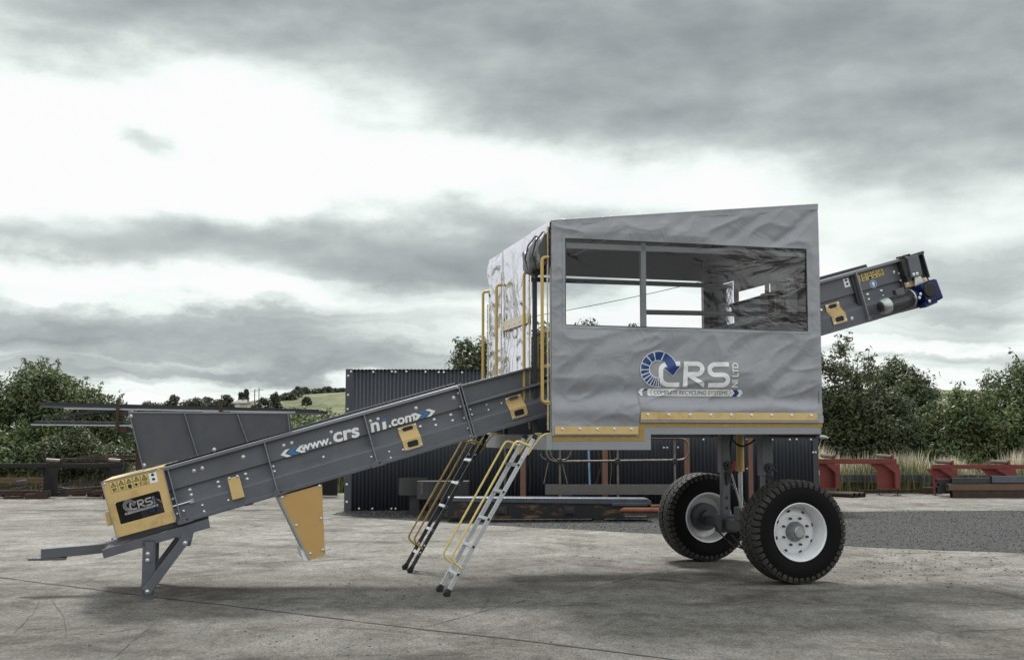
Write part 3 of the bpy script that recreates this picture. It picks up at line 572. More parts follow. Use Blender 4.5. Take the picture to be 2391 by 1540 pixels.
b.box((-.14, -.05, -.14), (.03, .08, -.08), Matrix.Translation(gc) @ Matrix.Rotation(-AL - .1, 4, 'Y'))
for k in range(7): b.box((-.105 + k * .03, -.074, -.11), (-.093 + k * .03, .05, .125), Matrix.Translation(gc) @ Matrix.Rotation(-AL - .1, 4, 'Y'))
gb = b.build('gearbox', MOTB, root, bevel=.006)
b = MB(); g3 = Vector(P(mp(*c6(1778, 635), VM - .1), VM - .085)); b.lathe([(0, 0), (0, .078), (.008, .084), (.06, .084), (.06, 0)], g3 - Vector((0, .02, 0)), (0, 1, 0), 30); b.build('shaft_cap', BLACK, gb, bevel=.002)
g4 = Vector(P(mp(*c6(1855, 715), VM), VM)); b = MB(); b.box((-.035, -.05, -.05), (.04, .05, .05), Matrix.Translation(g4) @ Matrix.Rotation(-.5, 4, 'Y')); b.build('gearbox_lug', BLACK, gb, bevel=.01)
for p in ((1765, 782), (1637, 737), (1650, 690)): bolt(P(mp(*c6(*p), VM - .09), VM - .09), gb, .011)
b = MB(); b.cyl(CS(hq[1][0] - .12, .27, VN), CS(hq[1][0] - .12, .27, VF), .13, 28); b.build('head_drum', RUBBER, root)
b = MB(); b.prism([CS(*sw(*c6(1440, 905), VN - .05), VN - .05), CS(*sw(*c6(1830, 795), VN - .05), VN - .05), CS(*sw(*c6(1822, 815), VN - .05), VN - .05), CS(*sw(*c6(1400, 930), VN - .05), VN - .05)], (0, 1.25, 0)); b.build('head_base_plate', GREYD, root)
fc = lambda a, b_, e: CS(a, b_, VN - .040 - e)
s_, w = sw(*c6(825, 555), VN - .034)
for i in range(5): sticker((s_ + i * .076 - (.012 if i == 0 else 0), w), (.074, 0), (0, .088), fc, sideC, LBL, (0, 1, 2, 3, 4)[i])
s_, w = sw(*c6(678, 612), VN - .034); sticker((s_, w), (.072, 0), (0, .11), fc, sideC, WHITE, 9)
s_, w = sw(*c6(1039, 564), VN - .034); b = MB(); circ = lambda r_, e, n=28: [fc(s_ + r_ * math.cos(i * 2 * PI / n), w + r_ * math.sin(i * 2 * PI / n), e) for i in range(n)]
b.add(circ(.045, .001), [tuple(range(28))]); hs_ = b.build('helmet_sticker', WHITE, sideC); b = MB(); b.add(circ(.041, .0016), [tuple(range(28))]); b.build('sticker_disc', BLUE2, hs_)
b = MB(); b.add([fc(s_ + x * .001, w + y * .001, .0022) for x, y in ((-22, 0), (-17, 14), (-6, 24), (6, 24), (17, 14), (22, 0), (19, -5), (-19, -5))], [tuple(range(8))])
b.add([fc(s_ + x * .001, w + y * .001, .0022) for x, y in ((-12, -8), (12, -8), (9, -24), (0, -30), (-9, -24))], [tuple(range(5))]); b.build('sticker_print', WHITE, hs_)
# drawbar, side rails and prop legs -----------------------------------------------------------
VD = .60
dq = [mp(*p, VD) for p in ((237, 1283), (487, 1210), (491, 1231), (242, 1303))]
db = None
for v0 in (VD, 2.55 - VD - .07):
    b = MB(); b.prism([P(q, v0) for q in dq], (0, .07, 0)); o = b.build('chassis_rail', GREY, root, bevel=.005); db = db or o
b = MB(); b.prism([P(q, VD + .1) for q in (mp(*c1(222, 1062), VD + .1), mp(*c1(690, 935), VD + .1), mp(*c1(925, 905), VD + .1), mp(*c1(222, 1095), VD + .1))], (0, .02, 0)); b.build('chassis_web', GREY, root)
b = MB(); u0, z0 = dq[0]; b.bar((u0 + .06, VD + .07, z0 - .03), (u0 + .06, 2.55 - VD - .07, z0 - .03), .07, .07); b.build('cross_member', GREY, root, bevel=.005)
tq = [mp(*p, 1.2) for p in ((95, 1281), (262, 1267), (262, 1288), (95, 1305))]
b = MB(); b.prism([P(q, 1.2) for q in tq], (0, .14, 0)); b.prism([(tq[0][0], 1.2, tq[0][1]), (tq[0][0] + .012, 1.2, tq[0][1] + .0), (tq[3][0] + .012, 1.2, tq[3][1]), (tq[3][0], 1.2, tq[3][1])], (0, .14, 0)) if False else None
tow = b.build('drawbar', GREY, root, bevel=.006)
for vv in (VD + .1, 2.55 - VD - .1):
    b = MB(); b.bar((tq[1][0] - .05, 1.27 + (vv - 1.27) * .1, tq[1][1] - .05), (tq[1][0] + .42, vv, tq[1][1] + .06), .06, .10); b.build('drawbar_brace', GREY, root, bevel=.004)
e0 = mp(66, 1308, 1.25); e1_ = mp(142, 1300, 1.25); b = MB(); zt = (e0[1] + e1_[1]) / 2
pl = [(e0[0] + .05 + .06 * math.cos(math.radians(a)), 1.27 + .06 * math.sin(math.radians(a)), zt - .012) for a in range(90, 271, 20)] + [(e1_[0] + .05, 1.2, zt - .012), (e1_[0] + .05, 1.34, zt - .012)]
b.prism(pl, (0, 0, .024)); b.build('towing_eye', GREY, tow, bevel=.003)
b = MB(); b.cyl((e0[0] + .05, 1.27, zt + .0125), (e0[0] + .05, 1.27, zt + .0135), .025, 16); b.build('eye_hole', INK, tow)
for v0, nm in ((VD, 1), (2.55 - VD - .06, 0)):
    lt = mp(333, 1268, VD); lr = mp(365, 1268, VD); b = MB(); z1 = lt[1] + .03
    b.box((lt[0], v0, 0.0), (lt[0] + .115, v0 + .006, z1)); b.box((lt[0], v0 + .0065, 0), (lt[0] + .006, v0 + .06, z1)); b.box((lt[0] + .109, v0 + .0065, 0), (lt[0] + .115, v0 + .06, z1)); leg = b.build('prop_leg', GREY, root)
    bt = mp(*c1(748, 1075), VD - .05); bb = mp(*c1(462, 1450), VD - .05); b = MB(); vb = v0 - .034
    b.bar((bt[0] + .02, vb, bt[1] + .03), (bb[0] - .015, vb, bb[1] - .03), .05, .085, (1, 0, -.6)); br_ = b.build('leg_brace', GREY, root, bevel=.004)
    b = MB(); b.prism([(bt[0] - .1, v0 - .002, bt[1] + .07), (bt[0] + .09, v0 - .002, bt[1] + .12), (bt[0] + .05, v0 - .002, bt[1] - .06), (bt[0] - .02, v0 - .002, bt[1] - .06)], (0, .008, 0)); b.build('brace_lug', GREY, root)
    b = MB(); lz = mp(*c1(458, 1205), VD)[1]; b.prism([(lt[0] + .02, v0 - .008, z1 - .02), (lt[0] + .105, v0 - .008, z1 - .02), (lt[0] + .095, v0 - .008, lz - .05), (lt[0] + .03, v0 - .008, lz - .05)], (0, .007, 0)); b.build('leg_plate', GREY, leg, bevel=.003)
    if nm:
        for p in ((460, 1181), (457, 1230)): bolt(P(mp(*c1(*p), VD - .01), v0 - .008), leg, .014)
        bolt(P(mp(*c1(748, 1097), VD - .06), v0 - .06), br_, .015); bolt(P(mp(*c1(456, 1471), VD - .06), v0 - .06), br_, .015)
# discharge chute ---------------------------------------------------------------
VC = .6
cq = [mp(*c2(*p), VC) for p in ((140, 938), (397, 866), (415, 1292), (327, 1322))]
b = MB(); b.prism([P(q, VC) for q in cq], (0, .006, 0)); ch = b.build('chute', CHY, root)
b = MB(); b.prism([P(q, 1.15) for q in cq], (0, .006, 0)); b.build('chute_far_side', CHY, ch)
b = MB(); l0 = P(cq[0], VC); l3 = P(cq[3], VC); b.prism([l0, l3, (l3[0], 1.15, l3[2]), (l0[0], 1.15, l0[2])], (-.02, 0, 0)); b.build('chute_liner', GREYL, ch)
b = MB(); b.prism([P(cq[1], VC + .007), P(cq[2], VC + .007), (cq[2][0], 1.15, cq[2][1]), (cq[1][0], 1.15, cq[1][1])], (-.006, 0, 0)); b.build('chute_back', CHY, ch)
b = MB(); t0 = mp(*c2(300, 1255), VC); t1 = mp(*c2(325, 1328), VC); t2 = mp(*c2(270, 1272), VC)
b.prism([P(t0, VC + .01), P(t1, VC + .01), P((t2[0] + .03, t1[1] + .01), VC + .02), P(t2, VC + .02)], (0, .5, 0)); t3 = mp(*c2(418, 1262), VC); t4 = mp(*c2(441, 1285), VC); b.prism([P(t3, VC + .02), P(t4, VC + .02), P((t3[0], t4[1]), VC + .02)], (0, .5, 0)); b.build('chute_skirt', WHITE, ch)
for p in ((382, 876), (158, 943), (391, 1070), (242, 1112), (402, 1260), (327, 1282)): bolt(P(mp(*c2(*p), VC), VC), ch, .011)

# ------------------------------------------------------------------ cabin
def W(u, z):                                     # creases of the stretched canopy: outward offset in metres
    p = Vector((u, z, 0))
    q = Vector((u * 1.0 + z * .9, (z * 1.0 - u * .35) * 2.6, 3.3)); f = 1 - abs(noise.noise(q * 1.5)) * 2.2
    g = noise.noise(Vector((u * 1.3, z * 1.3, 9))) * .020 + max(0, f) ** 3 * .009
    g += noise.noise(Vector((u * 3.2 + z * 2.2, z * 4 - u * 1.4, 1.7))) * .005
    g += max(0, 1 - abs(noise.noise(Vector((u * 4.1 - z * 3, z * 3.5, 5.5)))) * 6) * .0022
    g *= 1.7
    if z < 2.62:
        zc = 1.93 + .02 * math.sin(u * 2.1) + .03 * noise.noise(Vector((u * 2, 0, 4)))
        t = z - zc
        g += -.045 * math.exp(-(t / .10) ** 2) + (.022 * math.exp(-((t + .16) / .1) ** 2)) + .02 * noise.noise(Vector((u * 2.2, z * 5, 2))) * math.exp(-((t + .2) / .2) ** 2)
        g += .012 * math.exp(-((u - z * .3 - .45) / .05) ** 2) * math.exp(-((z - 1.75) / .15) ** 2)
        for uu, zz, a, kx in ((2.55, 2.15, .03, .16), (1.25, 2.35, .018, .12), (.35, 2.3, .018, .2), (2.1, 2.45, .02, .2)):
            d = (u - uu) * .8 + (z - zz) * .6; e = -(u - uu) * .6 + (z - zz) * .8; g += -a * math.exp(-(e / .07) ** 2 - (d / .35) ** 2)
    if z > 3.45:
        for uu, a in ((2.55, .022), (2.0, .012), (1.25, .009), (.75, .006), (.3, .008)):
            d = (u - uu) - (z - 3.6) * 1.25; g += -a * math.exp(-(d / .07) ** 2)
    return g
TOPZ = lambda u: 3.675 + (3.993 - 3.675) * u / 2.985
U1 = 2.985; WIN = (.147, 2.83, 2.63, 3.504)
def botz(u): return 1.57 if u < .93 else 1.70
def edge_fade(u, z):
    d = min(u, U1 - u, TOPZ(u) - z); e = (.22 + .78 * max(0, min(1, d / .10))) * max(0, min(1, (z - botz(u) - .05) / .12)); 
    if WIN[0] - .2 < u < WIN[1] + .2 and WIN[2] - .15 < z < WIN[3] + .15:
        dx = max(WIN[0] - u, u - WIN[1], 0); dz = max(WIN[2] - z, z - WIN[3], 0); e = min(e, .35 + max(0, min(1, math.hypot(dx, dz) / .12)))
    return e
def Wf(u, z): return -W(u, z) * edge_fade(u, z)      # v offset (negative = towards the viewer)
def grid_panel(us, zf, keep, nz):
    vs = []; fs = []; n = len(us)
    for j in range(nz + 1):
        for u in us: z = zf(u, j / nz); vs.append((u, Wf(u, z) - .012, z))
    for j in range(nz):
        for i in range(n - 1):
            if keep(us[i] + .001, j): fs.append((j * n + i, j * n + i + 1, (j + 1) * n + i + 1, (j + 1) * n + i))
    return vs, fs
usA = list(np.linspace(0, WIN[0], 12)) + list(np.linspace(WIN[0], .93, 54))[1:] + list(np.linspace(.93, WIN[1], 118))[1:] + list(np.linspace(WIN[1], U1, 12))[1:]
b = MB()
def zA(u, t): return botz(u + .001) + (WIN[2] - botz(u + .001)) * t
vs, fs = grid_panel(usA, zA, lambda u, j: True, 66); b.add(vs, fs, True)
vs, fs = grid_panel(usA, lambda u, t: WIN[2] + (WIN[3] - WIN[2]) * t, lambda u, j: u < WIN[0] or u > WIN[1], 52); b.add(vs, fs, True)
vs, fs = grid_panel(usA, lambda u, t: WIN[3] + (TOPZ(u) - WIN[3]) * t, lambda u, j: True, 30); b.add(vs, fs, True)
can = b.build('canopy_side', PVC, root, sharp=180)
# hem lines welded round the window and along the roof edge
b = MB(); vv = -.014
for (x0, z0, x1, z1, t) in ((WIN[0] - .032, WIN[3], WIN[1] + .035, WIN[3] + .032, 0), (WIN[0] - .032, WIN[2] - .032, WIN[1] + .035, WIN[2], 0)):
    n_ = 60; b.add([(x0 + (x1 - x0) * i / n_, Wf(x0 + (x1 - x0) * i / n_, z) - .0155, z) for z in (z0, z1) for i in range(n_ + 1)], [(i, i + 1, n_ + 2 + i, n_ + 1 + i) for i in range(n_)], True)
for (x0, x1) in ((WIN[0] - .032, WIN[0]), (WIN[1], WIN[1] + .035)):
    b.add([(x, Wf(x, z) - .0155, z) for x in (x0, x1) for z in np.linspace(WIN[2], WIN[3], 20)], [(i, i + 1, 21 + i, 20 + i) for i in range(19)], True)
b.build('window_hem', PVC, can, sharp=180)
b = MB(); n_ = 60; b.add([(u, -.016 - k * .002, TOPZ(u) - z) for k, z in ((0, .055), (1, .0)) for u in np.linspace(0, U1, n_ + 1)], [(i, i + 1, n_ + 2 + i, n_ + 1 + i) for i in range(n_)], True); b.tube([(0, -.008, TOPZ(0)), (U1, -.008, TOPZ(U1))], .012, 8); b.build('roof_hem', PVC, can)
# clear window, gently buckled film
b = MB(); nu, nz = 90, 36; vs = []
for j in range(nz + 1):
    for i in range(nu + 1):
        u = WIN[0] + (WIN[1] - WIN[0]) * i / nu; z = WIN[2] + (WIN[3] - WIN[2]) * j / nz
        d = min(i, nu - i, j * 1.5, (nz - j) * 1.5) / 6; d = min(1, d); k = .25 + .75 * max(0, min(1, (u - 1.2) / 1.2))
        o_ = (noise.noise(Vector((u * 1.6 + z, z * 3.2 - u, .3))) * .05 + noise.noise(Vector((u * 5 + z * 5, z * 9 - u * 3, 2.3))) * .010 * k) * d * k; vs.append((u, -.010 + o_, z))
b.add(vs, [(j * (nu + 1) + i, j * (nu + 1) + i + 1, (j + 1) * (nu + 1) + i + 1, (j + 1) * (nu + 1) + i) for j in range(nz) for i in range(nu)], True); b.build('canopy_window', FILM, can, sharp=180)
b = MB(); n_ = 40; cor = [(WIN[0], WIN[2]), (WIN[1], WIN[2]), (WIN[1], WIN[3]), (WIN[0], WIN[3]), (WIN[0], WIN[2])]
for (xa, za), (xb, zb) in zip(cor[:-1], cor[1:]): b.tube([(xa + (xb - xa) * i / n_, Wf(xa + (xb - xa) * i / n_, za + (zb - za) * i / n_) - .014, za + (zb - za) * i / n_) for i in range(n_ + 1)], .005, 5)
b.build('window_shadow_line', GREYD, can)  # dark tube drawn in for the shadow line along the window edge
# roof, far side, rear wall
b = MB(); b.add([(0, 0, TOPZ(0) - .005), (U1, 0, TOPZ(U1) - .005), (U1, W_CAB, TOPZ(U1) - .005), (0, W_CAB, TOPZ(0) - .03)], [(0, 1, 2, 3)]); b.build('canopy_roof', PVC, root, solid=.004)
VFs = W_CAB; FW = [mp(*p, VFs) for p in (c4(222, 680), c4(1337, 1112), c4(1337, 722))]
fz1 = mp(*c4(265, 676), VFs)[1]; fz1r = mp(*c4(1337, 722), VFs)[1]; fu1 = mp(*c4(1337, 900), VFs)[0]
b = MB(); b.add([(0, VFs, fz1), (U1, VFs, fz1r), (U1, VFs, TOPZ(U1)), (0, VFs, TOPZ(0) - .03)], [(0, 1, 2, 3)])
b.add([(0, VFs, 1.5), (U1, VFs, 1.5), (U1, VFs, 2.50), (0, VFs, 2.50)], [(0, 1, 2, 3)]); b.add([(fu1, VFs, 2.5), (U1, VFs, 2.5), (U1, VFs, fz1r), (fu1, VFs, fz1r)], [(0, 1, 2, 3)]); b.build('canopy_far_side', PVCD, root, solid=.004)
FR = mat('cabin_frame_paint', (.16, .17, .18), .45, var=.1)
b = MB()
ra, rb = mp(*c4(265, 716), VFs - .04), mp(*c4(1337, 752), VFs - .04)
b.bar((-.0, VFs - .04, ra[1]), (U1 - .05, VFs - .04, rb[1]), .05, .055); b.bar((.05, VFs - .04, 1.5), (.05, VFs - .04, 3.6), .06, .06, (1, 0, 0)); b.bar((U1 - .06, VFs - .04, 1.5), (U1 - .06, VFs - .04, 3.9), .06, .06, (1, 0, 0))
b.bar((fu1 + .03, VFs - .04, 1.5), (fu1 + .03, VFs - .04, 3.8), .06, .06, (1, 0, 0))
b.build('cabin_frame', FR, root, bevel=.004)
b = MB(); a = mp(*c4(230, 432), .04); c_ = mp(*c4(2165, 505), .04)
b.bar((.03, .05, a[1]), (U1 - .04, .05, c_[1]), .05, .06); pu = mp(*c4(866, 700), .04)[0]
b.bar((pu, .05, 1.55), (pu, .05, 3.7), .05, .055, (1, 0, 0)); b.bar((.03, .05, 1.55), (.03, .05, 3.6), .05, .05, (1, 0, 0)); b.bar((U1 - .03, .05, 1.55), (U1 - .03, .05, 3.95), .05, .05, (1, 0, 0))
b.bar((.0, .05, TOPZ(0) - .05), (U1, .05, TOPZ(U1) - .05), .05, .05)
for uu in (1.0, 2.0, 2.95): b.bar((uu, .06, TOPZ(uu) - .045), (uu, W_CAB - .06, TOPZ(uu) - .055), .04, .04)
b.build('cabin_frame', GREYL, root, bevel=.004)
b = MB(); h0 = mp(*c4(895, 970), .16); h1 = mp(*c4(2170, 992), .16); b.tube([(pu + .02, .16, h0[1]), (U1 - .05, .16, h1[1])], .026, 12)
b.tube([(pu + .02, .16, h0[1] - .45), (U1 - .05, .16, h0[1] - .45)], .02, 10); b.build('work_rail', GREYD, root)
# rear wall seen from inside: openings left free
uR = U1 - .03
def rw(x, y): return fp(*cW(x, y), uR)
o1 = [rw(870, 940), rw(1338, 810), rw(1338, 1190)]; zt_ = 3.27
va_, vb_ = sorted((rw(870, 940)[0], rw(1338, 810)[0])); vc_, vd_ = sorted((rw(640, 850)[0], rw(795, 830)[0]))
zc_ = rw(795, 770)[1]
b = MB(); zt2 = TOPZ(uR) - .02; R_ = lambda v0, v1, z0, z1: b.add([(uR, v0, z0), (uR, v1, z0), (uR, v1, z1), (uR, v0, z1)], [(0, 1, 2, 3)])
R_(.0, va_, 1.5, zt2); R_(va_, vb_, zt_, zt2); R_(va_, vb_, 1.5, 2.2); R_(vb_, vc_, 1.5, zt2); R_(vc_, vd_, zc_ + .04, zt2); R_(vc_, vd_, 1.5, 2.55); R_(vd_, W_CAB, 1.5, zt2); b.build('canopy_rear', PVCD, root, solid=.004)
b = MB(); b.add([(uR - .01, vc_, 2.6), (uR - .01, vd_ - .02, 2.6), (uR - .01, vd_ - .02, zc_ + .03), (uR - .01, vc_, zc_ + .03)], [(0, 1, 2, 3)]); b.build('rear_curtain', PVCS, root)
# control cabinet and lamp
uc = 2.80; kb = [fp(*cW(*p), uc) for p in ((1345, 640), (1590, 610), (1590, 1195), (1345, 1195))]
v0_, v1_ = min(k[0] for k in kb), max(k[0] for k in kb); z0_, z1_ = kb[2][1], kb[0][1] + .02
b = MB(); b.box((uc, v0_, z0_), (uc + .12, v1_, z1_)); cabn = b.build('control_cabinet', CAB, root, bevel=.01)
b = MB(); q = fp(*cW(1525, 1075), uc); b.box((uc - .008, q[0] - .06, q[1] - .10), (uc - .001, q[0] + .06, q[1] + .06)); vg = b.build('vent_grille', GREYD, cabn)
b = MB()
for i in range(8): b.box((uc - .014, q[0] - .05, q[1] - .09 + i * .018), (uc - .0085, q[0] + .05, q[1] - .082 + i * .018))
b.build('vent_slats', CAB, vg)
for (x, y), r_, m in (((1455, 925), .035, BLACK), ((1510, 925), .018, BLACK), ((1470, 800), .02, BLACK), ((1505, 798), .02, BLACK), ((1355, 935), .03, BLACK)):
    q = fp(*cW(x, y), uc); b = MB(); b.cyl((uc - .03, q[0], q[1]), (uc, q[0], q[1]), r_, 14); b.build('control_knob', m, cabn)
q = fp(*cW(1400, 1120), uc); b = MB(); b.box((uc - .09, q[0] - .045, q[1] - .06), (uc - .001, q[0] + .05, q[1] + .06)); es = b.build('stop_box', YEL, cabn, bevel=.01); b = MB(); b.cyl((uc - .13, q[0], q[1]), (uc - .091, q[0], q[1]), .03, 16); b.build('stop_button', RED, es)
b = MB(); q = fp(*cW(1740, 700), 2.93); b.lathe([(0, 0), (0, .05), (.02, .06), (.05, .05), (.06, 0)], (2.93, max(.1, q[0] - .05), q[1]), (-1, 0, 0), 20); b.build('warning_beacon', mat('dark_red_plastic', (.14, .012, .014), .35), root)
b = MB(); q = fp(*cW(1250, 1060), 2.6); b.box((2.6, q[0] - .09, q[1] - .16), (2.68, q[0] + .10, q[1] + .12)); b.build('screen_panel', BLACK, root, bevel=.01)
# rolled silver curtain, far panel hanging on the front face -----------------------------------
VP = .683; VP2 = fp(1177, 700)[0]
def front_panel(v0, v1, zlo, zhi, nv, nzz, m, name, amp=1.0):
    vs = []; 
    for j in range(nzz + 1):
        for i in range(nv + 1):
            t = i / nv; v = v0 + (v1 - v0) * t; zb = zlo(v); z = zb + (zhi(v) - zb) * j / nzz
            o_ = noise.noise(Vector((v * 1.6, z * 1.3, 7))) * .035 + noise.noise(Vector((v * 4 + z * 2, z * 3, 3))) * .010 + max(0, 1 - abs(noise.noise(Vector((v * 3 + z * 2.5, z * 3 - v * 2, 8)))) * 5) * .010
            if z < 2.62: o_ += noise.noise(Vector((v * 15, z * 1.8, 1))) * .02
            e = min(1, min(t, 1 - t) * 8) * (min(1, (nzz - j) / 5)); vs.append((-.012 - o_ * e * amp, v, z))
    b = MB(); b.add(vs, [(j * (nv + 1) + i, j * (nv + 1) + i + 1, (j + 1) * (nv + 1) + i + 1, (j + 1) * (nv + 1) + i) for j in range(nzz) for i in range(nv)], True); return b.build(name, m, root, sharp=180)
TZ0 = TOPZ(0)
front_panel(VP, VP2, lambda v: 2.02, lambda v: TZ0 - .005 - .02 * (v / 2.55), 60, 90, PVCS, 'canopy_front', 1.1)
fr2 = front_panel(VP2 + .02, W_CAB, lambda v: 1.9, lambda v: TZ0 - .012 - .02 * (v / 2.55), 36, 90, PVCS, 'door_curtain', 1.7)
# fabric header above the door with the rolled flap and its ties
b = MB(); nv, nzz = 24, 16; vs = []
for j in range(nzz + 1):
    for i in range(nv + 1):
        v = VP * i / nv; z = 3.50 + (TZ0 - 3.50) * j / nzz; o_ = .02 * math.sin(v * 40 + z * 9) * (1 - j / nzz) + noise.noise(Vector((v * 9, z * 5, 2))) * .03; vs.append((-.012 - abs(o_) * min(1, (nzz - j) / 4), v, z))
b.add(vs, [(j * (nv + 1) + i, j * (nv + 1) + i + 1, (j + 1) * (nv + 1) + i + 1, (j + 1) * (nv + 1) + i) for j in range(nzz) for i in range(nv)], True); b.build('door_header', PVCS, root, sharp=180)
b = MB(); vs = []; nr = 26; nl = 20; zr = 3.36
for i in range(nl + 1):
    v = .03 + (VP - .03) * i / nl; k = 1 - .25 * abs(math.sin(i / nl * PI * 1.5 + .7)); rz_ = .15 * k + .02; rx = .075 * k
    for a in range(nr):
        t = 2 * PI * a / nr; w_ = 1 + .12 * math.sin(t * 5 + i * .7) + noise.noise(Vector((math.cos(t) * 1.5, math.sin(t) * 1.5, v * 6))) * .35
        vs.append((-.05 + rx * math.cos(t) * w_, v, zr + rz_ * math.sin(t) * w_ + .02 * math.sin(v * 9)))
b.add(vs, [(i * nr + a, i * nr + (a + 1) % nr, (i + 1) * nr + (a + 1) % nr, (i + 1) * nr + a) for i in range(nl) for a in range(nr)] + [tuple(range(nr)), tuple(nl * nr + a for a in range(nr))], True); rl = b.build('rolled_door_flap', ROLLM, root, sharp=60)
for v in (.2, .48): b = MB(); b.tube([(-.02, v, 3.6), (-.10, v, 3.5), (-.13, v + .02, 3.36), (-.1, v, 3.24)], .008, 6); b.build('flap_strap', BLACK, rl)
# posts of the front face
for v in (VP - .03, VP2): 
    b = MB(); b.box((.0, v - .005, 1.52), (.045, v + .035, 3.6)); b.build('door_post', GREYD, root, bevel=.004)
b = MB(); b.box((.0, .05, 3.22), (.05, VP - .08, 3.27)); b.box((.0, W_CAB - .06, 1.52), (.06, W_CAB, 3.6)); b.build('door_lintel', GREYD, root)
# clamp strips with bolts
STRIPM = mat('scuffed_clamp_strip', (.55, .42, .2), .4, var=.35, vscale=9, stain=(.7, .7, .66), stain_amt=.9, stain_scale=7)
for v, zl, zh in ((.012, 1.585, 3.62), (VP - .0, 1.6, 3.22), (VP2, 1.9, 3.4), (W_CAB - .03, 1.9, 3.1)):
    b = MB(); b.box((-.034, v - .012, zl), (-.028, v + .022, zh)); o = b.build('clamp_strip', STRIPM, root)
    for i in range(9): bolt((-.0345, v + .005, zl + .06 + (zh - zl - .12) * i / 8), o, .009, (-1, 0, 0))
zs = fp(1210, 751)[1]; b = MB(); b.box((-.040, VP + .03, zs - .06), (-.034, VP2 - .01, zs + .045)); o = b.build('clamp_strip', mat('pale_clamp_strip', (.66, .60, .45), .4, var=.15, vscale=8), root)
for i in range(5): bolt((-.0405, VP + .12 + i * .23, zs - .015 + 0), o, .010, (-1, 0, 0))
# grab rails
for v, zt, zb in ((.01, fp(1270, 610)[1], fp(1264, 940)[1]), (VP, fp(1225, 636, -.09)[1], fp(1225, 943, -.09)[1]), (VP2, fp(1160, 666, -.09)[1], 1.95), (W_CAB - .03, fp(1125, 683, -.09)[1], 1.9)):
    b = MB(); b.tube([(-.02, v, zt + .01), (-.09, v, zt), (-.09, v, zb), (-.02, v, zb)], .0165, 12, bend=.06); b.build('grab_rail', TUBEY, root)
# gate in the doorway
ga = fp(1256, 778, .14); gb_ = fp(1284, 775, .14); gzt = fp(1258, 778, .14)[1]; gzb = fp(1258, 943, .14)[1]; gm = fp(1258, 858, .14)[1]
b = MB(); gv1 = fp(1253.5, 800, .14)[0]; t_ = .035
for z in (gzt, gm, gzb): b.box((.12, .11, z - t_ / 2), (.12 + t_, gv1 - .041, z + t_ / 2))
b.box((.12, gv1 - .04, gzb - t_ / 2), (.12 + t_, gv1, gzt + t_ / 2)); b.box((.12, .07, gzb - t_ / 2), (.12 + t_, .109, gzt + t_ / 2)); b.build('gate', YEL, root, bevel=.003)
# platform frame
b = MB()
lo = [(1.052, 1.389), (1.052, 1.549), (U1 + .01, 1.549), (U1 + .01, 1.695), (.93, 1.695), (.93, 1.55), (-.0, 1.55), (-.0, 1.389)]
lo = [mp(1286, 1050, 0), mp(1520, 1050, 0), mp(1520, 1014, 0), mp(1918, 1013, 0), mp(1918, 976, 0), mp(1493, 976, 0), mp(1493, 1014, 0), mp(1286, 1012, 0)]
b.prism([(q[0], 0.0, q[1]) for q in lo], (0, .06, 0)); pf = b.build('platform_frame', GREYL, root, bevel=.004); b = MB(); b.prism([(q[0], W_CAB - .06, q[1]) for q in lo], (0, .06, 0)); b.build('platform_frame', GREYL, root, bevel=.004)
zlo = 1.389; zdk = 1.55
for a_, c_ in (((-.055, -.02, zlo), (-.001, 2.5, 1.54)), ((U1 - .03, .061, 1.56), (U1 + .0, W_CAB - .061, 1.69)), ((1.0, .061, 1.41), (1.04, W_CAB - .061, 1.53))): b = MB(); b.box(a_, c_); b.build('platform_beam', GREYL, root, bevel=.003)
b = MB(); b.box((0.001, .061, 1.50), (1.0, .68, 1.525)); b.box((0.001, 1.88, 1.50), (1.0, W_CAB - .061, 1.525)); b.box((1.041, .061, 1.585), (U1 - .031, W_CAB - .061, 1.61)); b.build('deck', GREYD, root)
b = MB(); y0, y1 = mp(1290, 1018, 0)[1], mp(1290, 1029, 0)[1]; ua = mp(1504, 1000, 0)[0]; y2, y3 = mp(1600, 985, 0)[1], mp(1600, 996, 0)[1]
b.prism([(0.0, -.003, y1), (ua, -.003, y1), (ua, -.003, y3), (U1, -.003, y3), (U1, -.003, y2), (ua - .06, -.003, y2), (ua - .06, -.003, y0), (0.0, -.003, y0)], (0, .002, 0)); b.build('tape_line', OCH, pf)
for (x0, x1, ya, yb, n_) in ((1296, 1490, 995, 1013, 5), (1496, 1909, 962, 979, 9)):
    p0 = mp(x0, (ya + yb) / 2, -.03); p1 = mp(x1, (ya + yb) / 2, -.03); h = .078
    b = MB(); zc = p0[1]; b.box((p0[0], -.034, zc - h / 2), (p1[0], -.028, zc + h / 2)); o = b.build('fixing_strip', YEL, root, bevel=.002)
    for i in range(n_): bolt((p0[0] + .075 + (p1[0] - p0[0] - .15) * i / (n_ - 1), -.034, zc + .012), o, .011)
# fabric tail below the strips
b = MB()
for u0, u1, zh, zl in ((0, .91, 1.60, 1.535), (.93, U1, 1.72, 1.665)): b.box((u0, -.027, zl), (u1, -.020, zh + .02))
b.build('canopy_skirt', PVC, can)
lf = lambda x, y, e: (lambda q: (q[0], Wf(*q) - .0125 - e * 1.5, q[1]))(mp(*cG(x, y), 0))
logo(lf, can, WHITE, BLUE, INKG, True, 45)
